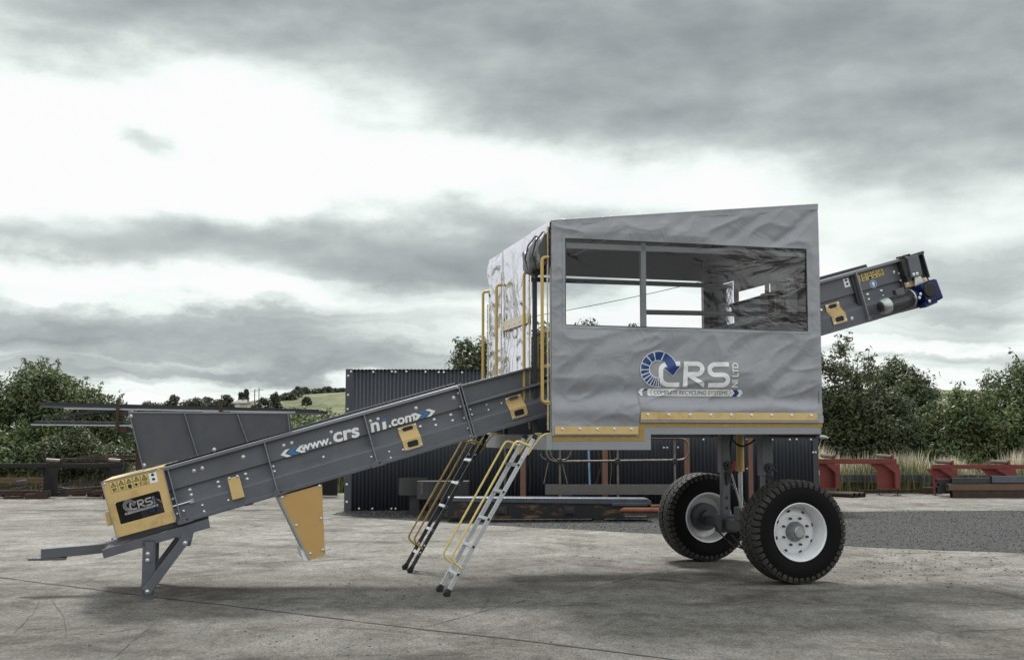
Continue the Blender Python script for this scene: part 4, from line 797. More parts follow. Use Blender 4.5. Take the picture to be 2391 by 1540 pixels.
# undercarriage ---------------------------------------------------------------------
UW = 2.67
def leg_tube(v, xa, name='lifting_leg'):
    b = MB(); u = UW + .0; zj = mp(1690, 1103, 1.7)[1]; b.box((u - .07, v - .06, zj), (u + .06, v + .06, 1.60)); b.build(name, GREY, root, bevel=.006)
    b = MB(); b.box((u - .052, v - .045, .56), (u + .042, v + .045, zj + .02)); il = b.build('sliding_leg', GREY, root, bevel=.005)
    b = MB()
    for z in (zj - .06, zj - .13, .80, .68): b.cyl((u - .005, v - .0455, z), (u - .005, v - .0465, z), .020, 14)
    b.build('leg_hole', INK, il)
    b = MB(); pr = [(-.035, 0), (.035, 0), (.03, -.22), (-.02, -.22)]; b.prism([(u + .01 + x, v - .061, zj + .10 + z) for x, z in pr], (0, -.008, 0)); b.cyl((u + .01, v - .09, zj + .09), (u + .01, v - .069, zj + .09), .05, 20); b.cyl((u + .01, v - .11, zj + .09), (u + .01, v - .09, zj + .09), .02, 12); b.tube([(u + .03, v - .10, zj + .09), (u + .09, v - .11, zj + .04), (u + .06, v - .11, zj - .03), (u - .01, v - .10, zj + .01)], .006, 6); b.build('locking_pin', STEELD, root)
leg_tube(.69, 0); leg_tube(1.72, 0)
b = MB(); b.box((UW - .06, .33, .44), (UW + .06, 2.2, .56)); ax = b.build('axle', GREYD, root, bevel=.008)
for a_, c_ in (((UW - .11, 1.62, .40), (UW + .10, 1.80, .60)), ((UW - .11, .6, .40), (UW + .1, .78, .60)), ((UW - .10, 1.12, .565), (UW + .06, 1.3, .72))): b = MB(); b.box(a_, c_); b.build('axle_bracket', GREYD, root, bevel=.01)
b = MB(); b.tube([(UW - .1, 1.85, .52), (UW - .12, 1.7, .42), (UW + .02, 1.62, .26), (UW + .18, 1.55, .20)], .010, 8); b.bar((UW + .0, 1.6, .38), (UW + .22, 1.55, .13), .012, .05, (0, 1, 0)); b.bar((UW + .02, 1.6, .22), (UW + .14, 1.55, .40), .01, .03, (0, 1, 0)); b.build('brake_lever', STEELD, root)
vcyl = 1.2; yc = mp(1729, 1100, vcyl)
b = MB(); b.cyl((yc[0], vcyl, yc[1]), (yc[0], vcyl, 1.6), .044, 22); b.build('hydraulic_cylinder', TUBEY, root)
b = MB(); b.cyl((yc[0], vcyl, .66), (yc[0], vcyl, yc[1]), .022, 16); b.tube([(yc[0] - .05, vcyl - .05, yc[1] - .02), (yc[0] - .04, vcyl - .05, .64)], .006, 6); b.tube([(yc[0] - .16, vcyl - .1, yc[1] - .02), (yc[0] - .03, vcyl - .08, .68)], .009, 6); b.build('piston_rod', GALV, root)
def hose(pts, v, r=.012, nm='hose'):
    q = [mp(*c7(*p), v) for p in pts]; b = MB(); P3 = [(a[0], v, a[1]) for a in q]
    out = []
    for i in range(len(P3) - 1):
        p0, p1, p2, p3 = [Vector(P3[max(0, min(len(P3) - 1, j))]) for j in (i - 1, i, i + 1, i + 2)]
        for t in (0, .25, .5, .75): out.append(.5 * ((2 * p1) + (p2 - p0) * t + (2 * p0 - 5 * p1 + 4 * p2 - p3) * t * t + (3 * p1 - p0 - 3 * p2 + p3) * t ** 3))
    out.append(Vector(P3[-1])); b.tube(out, r, 8); return b.build(nm, HOSE, root)
hose([(948, 90), (932, 180), (935, 260), (948, 340)], 1.1, .013); hose([(935, 95), (960, 150), (1020, 190), (1080, 180), (1150, 135)], 1.0, .011); hose([(1270, 98), (1400, 108), (1560, 104), (1700, 108)], .1, .011)
hh = mp(*c7(1700, 107), .1); hi = mp(*c7(1785, 122), .1); b = MB(); b.tube([(hh[0], .1, hh[1]), (hh[0] + .05, .1, hh[1] - .004), (hi[0] - .02, .1, hi[1] + .01), (hi[0], .1, hi[1])], [.018, .024, .014, .012], 12); b.build('hose_coupling', GALV, root)
hv = mp(*c7(962, 360), 1.1); b = MB(); b.cyl((hv[0], 1.1, hv[1] - .06), (hv[0], 1.1, hv[1] + .05), .02, 10); b.build('stop_valve', RED, root)
# wheels ---------------------------------------------------------------------------------
def make_wheel(vc):
    R = .535; hw = .185; rt = empty('wheel', (0, 0, 0)); rt.parent = root; rt.location = (UW, vc, R + .0)
    sidep = [(-.165, .295), (-.178, .33), (-.186, .38), (-.187, .42), (-.178, .465), (-.16, .497), (-.13, .512)]
    prof = sidep + [(-.06, .517), (.06, .517)] + [(-h, r) for h, r in reversed(sidep)]
    b = MB(); b.lathe(prof, (0, 0, 0), (0, 1, 0), 96); ty = b.build('tyre', RUBBER, rt, sharp=60)
    b = MB(); NP = 46                                  # tread blocks
    def blk(t0, t1, h0, h1, r0, r1, sk=0, drop0=0, drop1=0):
        vs = []
        for r_ in (r0, r1):
            for (t, h, dr) in ((t0, h0, drop0), (t1, h0, drop0), (t1 + sk, h1, drop1), (t0 + sk, h1, drop1)):
                a = t * 2 * PI / NP; rr = r_ - dr; vs.append((math.cos(a) * rr, h, math.sin(a) * rr))
        b.add(vs, [(0, 1, 2, 3), (7, 6, 5, 4), (0, 4, 5, 1), (1, 5, 6, 2), (2, 6, 7, 3), (3, 7, 4, 0)])
    for i in range(NP):
        for s_ in (-1, 1):
            o_ = .5 if s_ > 0 else 0
            blk(i + o_ + .08, i + o_ + .86, s_ * .118, s_ * .172, .49, .535, .12, 0, .012); 
            blk(i + o_ + .15, i + o_ + .80, s_ * .172, s_ * .182, .484, .517, .05, .0, .02)
            blk(i + o_ + .30, i + o_ + 1.16, s_ * .068, s_ * .112, .50, .535, .22)
            blk(i + o_ - .05, i + o_ + .80, s_ * .014, s_ * .062, .50, .535, -.25)
    b.build('tread', TREAD, ty)
    b = MB(); b.lathe([(-.168, .300), (-.174, .303), (-.178, .297), (-.172, .288), (-.150, .280), (-.12, .268), (-.10, .262), (-.06, .255), (-.02, .245), (.02, .245), (.10, .258), (.15, .276), (.172, .290), (.174, .303), (.165, .303)], (0, 0, 0), (0, 1, 0), 64)
    b.lathe([(-.012, .250), (-.020, .236), (-.034, .224), (-.046, .206), (-.049, .17), (-.047, .10), (-.047, .07)], (0, 0, 0), (0, 1, 0), 64)
    b.lathe([(-.006, .250), (-.036, .17), (-.034, .07)], (0, 0, 0), (0, 1, 0), 40)
    rm = b.build('rim', RIM, rt, sharp=50)
    b = MB()
    for k in range(8):
        a = k * PI / 4 + .3; c_ = Vector((math.cos(a) * .218, -.0405, math.sin(a) * .218)); e1 = Vector((-math.sin(a), 0, math.cos(a))); e2 = Vector((math.cos(a), .55, math.sin(a))).normalized(); 
        b.add([c_ + Vector((0, -.003, 0)) + e1 * .020 * math.cos(t) + e2 * .013 * math.sin(t) for t in [j * PI / 6 for j in range(12)]], [tuple(range(12))])
    b.build('hand_hole', INK, rm)
    b = MB(); b.lathe([(-.045, .104), (-.065, .104), (-.082, .096), (-.120, .078), (-.138, .064), (-.140, .05)], (0, 0, 0), (0, 1, 0), 40)
    for k in range(8): a = k * PI / 4; b.bar((math.cos(a) * .103, -.068, math.sin(a) * .103), (math.cos(a) * .078, -.122, math.sin(a) * .078), .008, .006, (0, 1, 0))
    hb = b.build('hub', mat('dark_hub_paint', (.19, .20, .21), .3, .3, var=.15), rt, sharp=40)
    b = MB(); b.lathe([(-.136, .056), (-.150, .056), (-.157, .050), (-.157, .041), (-.153, .039), (-.153, 0)], (0, 0, 0), (0, 1, 0), 32); b.build('hub_cap', GALV, hb)
    for k in range(8):
        a = k * PI / 4 + .39; b = MB(); p = Vector((math.cos(a) * .145, -.048, math.sin(a) * .145)); b.cyl(p, p + Vector((0, -.028, 0)), .013, 6); b.cyl(p + Vector((0, -.028, 0)), p + Vector((0, -.045, 0)), .008, 8); b.build('wheel_nut', STEELD, rm)
    b = MB(); b.lathe([(.172, 0), (.172, .085), (.10, .09), (.10, .165), (-.0, .17), (-.002, .165), (-.002, 0)], (0, 0, 0), (0, 1, 0), 48); b.build('brake_drum', GREYD, rt, sharp=40)
    return rt
wn_ = make_wheel(.11)
wf_ = make_wheel(2.37); wf_.rotation_euler = (0, 0, PI)

# ================================================================== LADDERS
def ladder(v0, v1, mrail, mrung, mtube, mfoot, label, du=0.0):
    p0 = Vector((-1.045 + du, 0, .0)); p1 = Vector((-.17 + du, 0, 1.515)); d = (p1 - p0).normalized(); nrm = Vector((-d.z, 0, d.x))
    lo = Vector((OX, OY, 0)) + Matrix.Rotation(AM, 3, 'Z') @ Vector((p0.x, (v0 + v1) / 2, 0))
    r = empty('ladder', lo, AM, label=label, cat='ladder', group='ladders up to the cabin doors'); w = v1 - v0; Lh = (p1 - p0).length
    for s_ in (-1, 1):
        v = s_ * w / 2; b = MB(); b.bar(d * .03 + Vector((0, v, .02)), d * Lh + Vector((0, v, 0)), .024, .042, nrm); st_ = b.build('rail', mrail, r, bevel=.003)
        b = MB(); b.lathe([(-.0, 0), (-.0, .030), (.02, .036), (.05, .036), (.055, .03)], Vector((0, v, .0)) + d * .01 + Vector((-.0, -.018, .02)), (0, 1, 0), 14); b.bar(d * .01 + Vector((0, v, .02)), d * .055 + Vector((0, v, .02)), .030, .050, nrm); b.build('rubber_foot', mfoot, st_, bevel=.004)
        b = MB(); b.bar(d * (Lh - .02) + Vector((0, v, 0)), d * (Lh + .03) + Vector((0, v, 0)), .030, .050, nrm); b.build('end_cap', mfoot, st_, bevel=.006)
        b = MB(); h = nrm * .15; a0 = d * .30; a1 = d * (Lh - .12); vt = v - (.018 if s_ < 0 else -.018)
        b.tube([a0 - d * .02 + Vector((0, vt, .02)), a0 + h * .9 + Vector((0, vt, .03)), a1 + h + Vector((0, vt, 0)), a1 + d * .02 + Vector((0, vt, 0))], .0112, 10, bend=.05); b.build('handrail', mtube, r)
        b = MB(); hk = d * (Lh - .20); b.tube([hk + Vector((.03, v - .0, 0)), d * (Lh - .02) + Vector((.06, v, 0.01)), d * Lh + Vector((.11, v, .035)), d * Lh + Vector((.18, v, .035))], .008, 8, bend=.04); b.build('hook', mtube, r)
        for t in (.25, .34, Lh - .24, Lh - .1): bolt(d * t + Vector((0, v - .0145, 0)) + nrm * .01, st_, .008)
    for k in range(5):
        a = d * (.215 + .30 * k) + Vector((0, 0, .02)); b = MB(); b.bar(a + Vector((0, -w / 2 - .0165, 0)), a + Vector((0, w / 2 + .0165, 0)), .032, .03, nrm); rg = b.build('rung', mrung, r, bevel=.003)
        b = MB(); b.bar(a + Vector((0, -w / 2 - .0185, 0)), a + Vector((0, -w / 2 - .017, 0)), .022, .022, nrm); b.build('rung_end', INK, rg)
    return r
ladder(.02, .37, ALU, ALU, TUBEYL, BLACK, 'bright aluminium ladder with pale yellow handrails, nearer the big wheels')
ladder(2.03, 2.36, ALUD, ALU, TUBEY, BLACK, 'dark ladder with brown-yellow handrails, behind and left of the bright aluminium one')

# ================================================================== BACKGROUND BUILDING AND YARD THINGS
YS = 24.0; XL = D(806, 1000, YS).x; XR = D(1909, 1000, YS).x; ZS = 2.86
shed = empty('shed', ((XL + XR) / 2, YS, 0), label='low charcoal corrugated steel shed behind the cabin', cat='shed')
def loc_s(X, Y, z): return (X - (XL + XR) / 2, Y - YS, z)
b = MB(); xs = np.arange(XL + .14, XR - .10, .0128)
vs = [loc_s(x, YS + .015 * math.sin(2 * PI * x / .0770), z) for z in (0.0, ZS) for x in xs]; n = len(xs)
b.add(vs, [(i, i + 1, n + i + 1, n + i) for i in range(n - 1)], True); wall = b.build('front_wall', SHEET, shed, solid=.003, sharp=180)
b = MB(); b.box(loc_s(XL, YS - .024, 0), loc_s(XL + .145, YS - .016, ZS + .01)); b.box(loc_s(XR - .11, YS - .024, 0), loc_s(XR, YS - .016, ZS + .01)); b.build('corner_flashing', SHEET, shed)
b = MB(); b.box(loc_s(XL, YS - .005, 0), loc_s(XL + .01, YS + 6, ZS)); b.box(loc_s(XR - .01, YS - .005, 0), loc_s(XR, YS + 6, ZS)); b.box(loc_s(XL + .011, YS + 5.9, 0), loc_s(XR - .011, YS + 6, ZS)); b.build('side_wall', SHEET, shed)
b = MB(); xs2 = np.arange(XL + .02, XR, .0128); b.add([loc_s(x, y, ZS + (y - YS) * .01 + .008 * math.sin(2 * PI * x / .077)) for y in (YS - .03, YS + 6) for x in xs2], [(i, i + 1, len(xs2) + i + 1, len(xs2) + i) for i in range(len(xs2) - 1)], True); b.build('roof', SHEET, shed, solid=.004, sharp=180)
def sbolt(x, y): q = D(x, y, YS - .02); bolt(loc_s(q.x, YS - .024, q.z), shed, .014, name='roofing_screw')
for x, y in [c9(*p) for p in ((1158, 165), (1157, 370), (1152, 521), (1145, 1325), (1145, 1513), (1188, 120), (1426, 125), (1625, 120), (1664, 125))] + [c2(*p) for p in ((545, 865), (545, 970), (620, 1012), (700, 1012), (815, 1012), (840, 1012), (980, 1012), (905, 188), (1020, 190), (1100, 192), (1130, 192), (1240, 194))] + \
    [c7(*p) for p in ((695, 133), (349, 204), (378, 204), (473, 202), (1075, 131), (1113, 133), (1113, 248), (1075, 388), (1297, 135), (1450, 133), (1510, 131), (1635, 133), (1677, 245), (1655, 245), (1113, 505))]: sbolt(x, y)
for i, px in enumerate((1221, 1412, 1603, 1751)):
    q = D(px, 1000, YS - .3); w = .055 if i != 3 else .045; b = MB(); b.box((-w, -.05, 0), (w, .05, 2.4)); o = b.build('steel_post', RUSTP, None, bevel=.004); o.location = (q.x, YS - .28, 0)
    tag(o, ('brown steel post standing left of the bright ladder against the dark shed', 'brown steel post under the left part of the cabin, by the blue strap', 'brown steel post beside the rounded end of the pipe rail', 'thin brown steel post behind the yellow hydraulic cylinder')[i], 'post', 'brown steel posts in front of the shed')
YP = 22.4
def yb(x, y, Y=YP): return D(*cB(x, y), Y)
o_ = yb(1400, 325); pr = empty('pipe_rail', (o_.x, YP, 0), label='bare scaffold pipe rail with rounded corners standing against the dark shed', cat='pipe rail')
rel = lambda q: Vector((q.x - o_.x, q.y - YP, q.z))
b = MB(); b.tube([rel(yb(575, 40)), rel(yb(580, 338)), rel(yb(2215, 318)), rel(yb(2215, 68)), rel(yb(1780, 70))], .022, 10, bend=.22); b.build('rail_loop', WIRE, pr)
for x in (735, 1400, 2055):
    q = rel(yb(x, 60)); b = MB(); b.tube([(q.x, .045, 1.6), (q.x, .045, 0)], .024, 10); b.build('upright', WIRE, pr); q = rel(yb(x, 332)); b = MB(); b.box((q.x - .05, -.03, q.z - .05), (q.x + .05, .08, q.z + .05)); b.build('clamp', STEELD, pr, bevel=.015)
b = MB(); q0, q1, q2 = rel(yb(760, 350)), rel(yb(820, 590)), rel(yb(550, 590)); b.tube([q0, q1], .012, 6); b.tube([rel(yb(600, 350)), q2], .012, 6); b.build('stay', WIRE, pr)
b = MB(); b.tube([rel(yb(620, 210)), rel(yb(640, 290)), rel(yb(700, 325)), rel(yb(735, 322))], .013, 6, bend=.1); b.tube([rel(yb(860, 210)), rel(yb(850, 270)), rel(yb(800, 315)), rel(yb(740, 322))], .013, 6, bend=.1); b.tube([rel(yb(510, 240)), rel(yb(520, 285)), rel(yb(580, 315))], .013, 6, bend=.1); b.build('bent_wire', WIRE, pr)
q0, q1 = yb(1058, 210, YS - .35), yb(1078, 612, YS - .35); b = MB(); b.bar((0, 0, q0.z + .4), (q1.x - q0.x, 0, q1.z), .035, .006, (0, 1, 0)); o = b.build('strap', mat('pale_blue_strap', (.18, .33, .48), .6, var=.3, vscale=9), None); o.location = (q0.x, YS - .35, 0); tag(o, 'narrow pale blue strap hanging in front of the dark shed', 'strap')
HD = ['dangling dark cable beside the bright ladder', 'bent rusty rod leaning on the shed by the blue strap', 'loose hanging cable just right of the blue strap', 'hanging wire midway between blue strap and pipe clamp', 'dark cable hanging left of the brown post by the ladder', 'grey conduit hanging behind the ladders', 'rusty thin bar hanging near the left ladder top']
for i, (xa, ya, xb, yb_) in enumerate(((370, 300, 378, 680), (1220, 220, 1150, 600), (1305, 220, 1310, 600), (1180, 220, 1215, 610), (205, 180, 215, 690), (100, 180, 90, 690), (45, 200, 50, 690))):
    q0, q1 = D(*cB(xa, ya), YS - .2 - .02 * i), D(*cB(xb, yb_), YS - .2 - .02 * i); b = MB(); m_ = (q0 + q1) / 2 + Vector((.04, 0, 0)); b.tube([q0 + Vector((0, 0, .4)), q0, m_, q1], .012 + .008 * (i % 2), 6); o = b.build('hanging_cable', (STEELD, RUST, WIRE)[i % 3], None); tag(o, HD[i], 'cable', 'cables and rods hung on the shed')
q0, q1 = D(*cB(565, 650), 23.3), D(*cB(1985, 640), 23.3); b = MB(); b.box((0, -.04, -.10), (q1.x - q0.x + .6, .04, .10)); o = b.build('timber_beam', GLVD, None, bevel=.006); o.location = (q0.x, 23.3, .46); tag(o, 'weathered grey timber beam lying level on trestles below the pipe rail', 'beam')
for k, xx in enumerate((.4, 2.4)):
    b = MB(); b.box((-.12, -.12, 0), (.12, .12, .36)); b.box((-.15, -.14, 0.001), (.15, .14, .04)); b.box((-.14, -.13, .33), (.14, .13, .359)); o = b.build('support_block', STEELD, None); o.location = (q0.x + xx, 23.3, 0); tag(o, ('dark block under the left end of the weathered timber beam', 'dark block under the right part of the weathered timber beam')[k], 'block', 'blocks under the timber beam')
# mill-steel box beam with forked end
YB = 21.0; S_ = YB / F
bo = D(1045, 1190, YB); BRST = mat('black_steel_rust_bloom', (.014, .015, .017), .45, .1, var=.2, stain=(.30, .15, .05), stain_amt=.6, stain_scale=2.2, stretch=(1, 1, 3))
bx = lambda x, y=0: D(*cB(x, y), YB).x - bo.x
bz = lambda y: D(*cB(800, y), YB).z
beam = empty('fabricated_beam', (bo.x, YB, 0), math.radians(2), label='long black steel box beam with forked right end and rust bloom, lying on the gravel', cat='steel beam')
zt, zb = bz(745), .05; b = MB(); xe = bx(1400)
b.prism([(0, 0, zb), (xe, 0, zb), (xe + .0, 0, zb + .0), (bx(1500), 0, bz(985)), (bx(1410), 0, bz(900)), (bx(1490), 0, bz(855)), (bx(1400), 0, zt - .08), (0, 0, zt - .08)], (0, .42, 0)); b.build('web', BRST, beam, bevel=.01)
b = MB(); b.prism([(-.0, -.03, zt - .08), (bx(1785), -.03, bz(840)), (bx(1785), -.03, bz(795)), (bx(1750), -.03, bz(765)), (0, -.03, zt)], (0, .5, 0)); b.build('top_flange', STEELB, beam, bevel=.012)
b = MB(); b.prism([(bx(1380), -.02, bz(1000)), (bx(1480), -.02, bz(985)), (bx(1765), -.02, bz(985)), (bx(1775), -.02, .05), (bx(1380), -.02, .05)], (0, .45, 0)); b.build('lower_fork', STEELD, beam, bevel=.01)
b = MB(); b.box((bx(1330), -.045, bz(850)), (bx(1740), -.031, bz(812))); b.build('fork_plate', STEELB, beam, bevel=.01)
for xx in (840, 60): 
    b = MB(); b.box((bx(xx) - .10, -.04, bz(945)), (bx(xx) + .10, .0, bz(855))); b.box((bx(xx) - .06, -.06, bz(930)), (bx(xx) + .06, -.041, bz(880))); b.build('side_socket', STEELD, beam, bevel=.008)
b = MB(); b.box((.3, .05, .0), (.5, .4, .049)); b.box((2.6, .05, .0), (2.8, .4, .049)); b.build('bearer', GLVD, beam)
def drum(xl, xr, yt, ybm, Y, label, m):
    a, c_ = D(xl, yt, Y), D(xr, ybm, Y); w = .30; b = MB(); pl = [(w - w * math.cos(t), -w * math.sin(t) * 1.0, 0) for t in [i * PI / 16 for i in range(9)]]
    pts = [(x, y, c_.z) for x, y, _ in pl] + [(c_.x - a.x, -w, c_.z), (c_.x - a.x, w, c_.z)] + [(x, -y, c_.z) for x, y, _ in reversed(pl)][:-1]
    b.prism(pts, (0, 0, a.z - c_.z)); r = empty('rounded_steel_end', (a.x, Y, 0), label=label, cat='steel part', group='rounded steel ends'); o = b.build('body', m, r, sharp=30); 
    b = MB(); b.box((w * .8, -w * .7, 0), (w * 1.4, w * .7, c_.z - .001)); b.box((w * .6, -w * .8, .001), (w * 1.6, w * .8, .04)); b.build('stand', STEELD, r); return r, a
CRIB = mat('ribbed_black_steel', (.035, .037, .04), .38, .4, var=.3, vscale=3, stretch=(.3, .3, 22))
drum(930, 1000, 1115, 1154, 22.9, 'smaller rounded black steel end further back, left of the other', CRIB)
r_, a_ = drum(973, 1095, 1122, 1163, 21.9, 'larger rounded black steel end in front, beside the dark ladder', CRIB)
b = MB()
place_text(b, 'CRS NI', ((.155, .10), (.155, .30), (.12, .10)), lambda x, y: (x - .02, -.302, y + (D(973, 1163, 21.9).z)), bold=.0); b.build('chalk_mark', INKG, r_)
for k, (x0, x1, yc, Y, lb) in enumerate(((1425, 1905, 895, 22.2, 'thicker rust-brown tube poking out behind the forked beam end'), (1780, 1905, 845, 22.6, 'thinner rust-brown tube above the thicker one behind the beam fork'))):
    q0, q1 = D(*cB(x0, yc), Y), D(*cB(x1, yc - 5), Y); b = MB(); r_ = .055 if k == 0 else .03; b.tube([(0, 0, 0), (q1.x - q0.x + 1.0, 0, 0)], r_, 14); o = b.build('rusty_tube', mat('red_oxide_steel', (.24, .09, .05), .6, var=.25), None); o.location = (q0.x, Y, q0.z); tag(o, lb, 'tube', 'rust-brown tubes behind the beam')
b = MB(); b.box((-.1, -.1, 0), (.1, .1, .19)); b.box((-.14, -.12, .001), (.14, .12, .03)); o = b.build('support_block', STEELD, None); o.location = (D(1560, 1200, 22.3).x, 22.3, 0); tag(o, 'low block carrying the rust-brown tubes', 'block')

# roller stands -------------------------------------------------------------
ROLL = mat('worn_roller', (.20, .15, .13), .5, .4, var=.3, vscale=8)
def roller_stand(Y, yt, ybm, legs, x0, x1, yfoot, m, label, grp, rollers, feet=True):
    o0 = D(x0, yt, Y); r = empty('roller_stand', (o0.x, Y, 0), label=label, cat='roller stand', group=grp); X = lambda px: D(px, 1000, Y).x - o0.x; Z = lambda y: D(1200, y, Y).z
    b = MB(); b.box((0, -.05, Z(ybm)), (X(x1), .05, Z(yt))); b.box((0, -.07, Z(ybm) - .012), (X(x1), .06, Z(ybm) - .001)); b.build('beam', m, r, bevel=.004)
    for (a, c_, yl) in legs:
        b = MB(); zt, zb = Z(ybm) - .013, max(.04, Z(yl)); xa, xc = X(a), X(c_)
        b.box((xa, .02, zb), (xc - .12, .03, zt)); b.box((xc - .12, -.16, zb), (xc - .11, .03, zt)); b.box((xc - .11, -.17, zb), (xc, -.16, zt))
        b.prism([(xa + .12, -.165, zt), (xc, -.165, zt), (xc, -.165, zt - .35), (xc - .12, -.165, zt - .22)], (0, -.008, 0)); b.prism([(xa - .18, .0, zt), (xa, .0, zt), (xa, .0, zt - .18)], (0, .01, 0)); b.box((xa, -.17, zb - .01), (xc, .04, zb - .001)); lg = b.build('leg_panel', m, r)
        if feet:
            b = MB(); b.cyl((xc - .05, -.1, 0.012), (xc - .05, -.1, zb - .011), .014, 8); b.box((xc - .14, -.13, 0), (xc + .04, -.07, .012)); b.cyl((xa + .04, .0, .012), (xa + .04, .0, zb - .011), .014, 8); b.box((xa - .03, -.03, 0), (xa + .11, .03, .012)); b.build('foot', STEELD, lg)
    for (a, c_, y_) in rollers:
        b = MB(); z = Z(yt) + .05; b.tube([(X(a), -.08, z + .03), (X(c_), .05, z)], .05, 16); b.build('roller', ROLL, r); b = MB(); b.box((X(c_) - .02, -.03, Z(yt)), (X(c_) + .03, .12, z + .05)); b.build('roller_bracket', m, r)
    return r
e8 = lambda x: c8(x, 0)[0]; f8 = lambda y: c8(0, y)[1]
roller_stand(30.2, f8(1092), f8(1130), [(e8(292), e8(445), f8(1335)), (e8(770), e8(940), f8(1338))], e8(283), e8(930), 0, REDP, 'faded red roller stand right beside the dark shed', 'red roller stands', [(e8(300), e8(412), 0), (e8(755), e8(900), 0)])
roller_stand(30.0, f8(1140), f8(1172), [(e8(1235), e8(1420), f8(1372)), (e8(1695), e8(1905), f8(1372))], e8(1240), e8(2300), 0, REDP, 'faded red roller stand behind the stacked steel box sections, at the right edge', 'red roller stands', [(e8(1250), e8(1400), 0), (e8(1705), e8(1870), 0)])
c0 = crop(0, 880, 4.052); e0x = lambda x: c0(x, 0)[0]; f0 = lambda y: c0(0, y)[1]
BLKP = mat('black_stand_paint', (.014, .014, .015), .6, 0, var=.25, spec=.3)
roller_stand(29.0, f0(1125), f0(1165), [(e0x(455), e0x(630), f0(1415)), (e0x(1090), e0x(1270), f0(1415))], e0x(-500), e0x(1270), 0, BLKP, 'black roller stand in front of the left-hand bushes', 'black roller stands', [(e0x(490), e0x(630), 0), (e0x(1120), e0x(1240), 0)], False)
roller_stand(29.5, f8(1100), f8(1130), [(738, 792, 1160)], 700, 803, 0, BLKP, 'black roller stand half hidden behind the yellow chute', 'black roller stands', [(745, 790, 0)], False)

# long steel sections, each its own thing
def bar_thing(name, x0, y0, x1, y1, Y0, Y1, w, h, m, label, grp, cat='steel section', hollow=False, ybase=None):
    a, c_ = D(x0, y0, Y0), D(x1, y1, Y1)
    if ybase is not None: a.z = c_.z = ybase + h / 2
    mid = (a + c_) / 2; b = MB(); d = (c_ - a).normalized(); up = Vector((0, 0, 1)); q0, q1 = a - mid, c_ - mid
    if hollow:
        t = .012; sd_ = d.cross(up).normalized()
        for so, ww, hh in ((up * (h / 2 - t / 2), w, t), (-up * (h / 2 - t / 2), w, t), (sd_ * (w / 2 - t / 2), t, h - 2 * t - .002), (-sd_ * (w / 2 - t / 2), t, h - 2 * t - .002)): b.bar(q0 + so, q1 + so, ww, hh)
    else: b.bar(q0, q1, w, h); b.bar(q0 + Vector((0, -w / 2 - .004, h * .25)), q1 + Vector((0, -w / 2 - .004, h * .25)), .007, h * .3)
    o = b.build(name, m, None); o.location = mid; return tag(o, label, cat, grp)
UP = [(88, 940, 745, 958, 26.0, 26.0, .07, .045, STEELD, 'top-most long black section on the storage rack'), (95, 944, 765, 963, 25.8, 25.8, .07, .065, STEELD, 'thick black section just under the top one on the storage rack'),
      (100, 949, 758, 966, 25.6, 25.6, .06, .04, STEELB, 'third long section down on the storage rack'), (151, 953, 690, 962, 25.3, 25.3, .06, .03, mat('bright_galvanised_section', (.42, .45, .48), .35, .5, var=.15), 'bright galvanised section crossing the black ones on the rack'),
      (97, 975, 300, 952, 25.5, 25.7, .06, .05, STEELD, 'bowed black section drooping below the upper bundle at its left end'), (125, 983, 300, 956, 25.6, 25.8, .06, .04, STEELD, 'lowest drooping black section of the upper bundle')]
for u_ in UP: bar_thing('steel_section', *u_[:9], u_[9], 'long sections on the storage rack')
for k, (y, m, dx) in enumerate(((983, STEELB, 5), (987, STEELD, 0), (991, mat('bright_galvanised_section', 0), -4))):
    bar_thing('steel_section', 78 + dx, y, 420, y + 3, 25.4 - k * .05, 25.4 - k * .05, .09, .028, m, ('upper', 'middle', 'lowest')[k] + ' of the three thin sections on the lower rack arm', 'thin sections on the lower rack arm')
rk = empty('storage_rack', (D(326, 1000, 26.0).x, 26.0, 0), label='rusty cantilever storage rack behind the grey hopper', cat='rack'); ox = rk.location.x
for px in (326, 560):
    X = D(px, 1000, 26.0).x - ox; b = MB(); b.box((X - .06, -.03, 0), (X + .08, .15, 2.12)); b.box((X - .25, -.3, 0.001), (X + .25, .4, .08)); cl = b.build('column', RUST, rk, bevel=.006)
    for z in (1.93, 1.58): b = MB(); b.box((X - .27, -.75, z), (X - .05, -.031, z + .10)); b.box((X - .27, -.80, z), (X - .21, -.751, z + .36)); b.build('arm', RUST, cl, bevel=.004)
RB = ['rusty flat bar lying across the black roller stand, nearest', 'second rusty flat bar behind the nearest one', 'rusty angle crossing the flat bars at a slant', 'long rusty bar at the back of the pile on the stand', 'short rusty bar on top of the pile on the stand']
for k, (x0, y0, x1, y1) in enumerate(((150, 1073, 345, 1066), (158, 1079, 340, 1072), (150, 1070, 330, 1077), (180, 1067, 350, 1062), (225, 1065, 330, 1064))): bar_thing('rusty_bar', x0, y0, x1, y1, 30 + .15 * k, 30.2 + .15 * k, .16, .035, RUST, RB[k], 'rusty bars piled on the roller stand')
bar_thing('timber_plank', -40, 1121, 103, 1120, 29.8, 29.8, .05, .13, mat('brown_timber', (.14, .085, .055), .85, var=.3, stretch=(1, 8, 8)), 'brown timber plank beside the pillar of the black roller stand', None, 'plank')
SC = ['grey bent plate propped on the scrap at the far left', 'rusty channel at the foot of the left scrap row', 'dark rusty beam end in front of the bushes', 'short rusty section lying slanted in the scrap', 'rusty flat leaning against the black pillar', 'rusty channel just right of the black pillar', 'upper rusty section of the pile right of the pillar', 'long rusty section nearest the yellow guard', 'thin dark bar running behind the right scrap pile', 'second thin dark bar behind the right scrap pile', 'rusty block at the base of the black pillar', 'small rusty beam end close to the yellow guard', 'rusty angle lying in front of the timber plank']
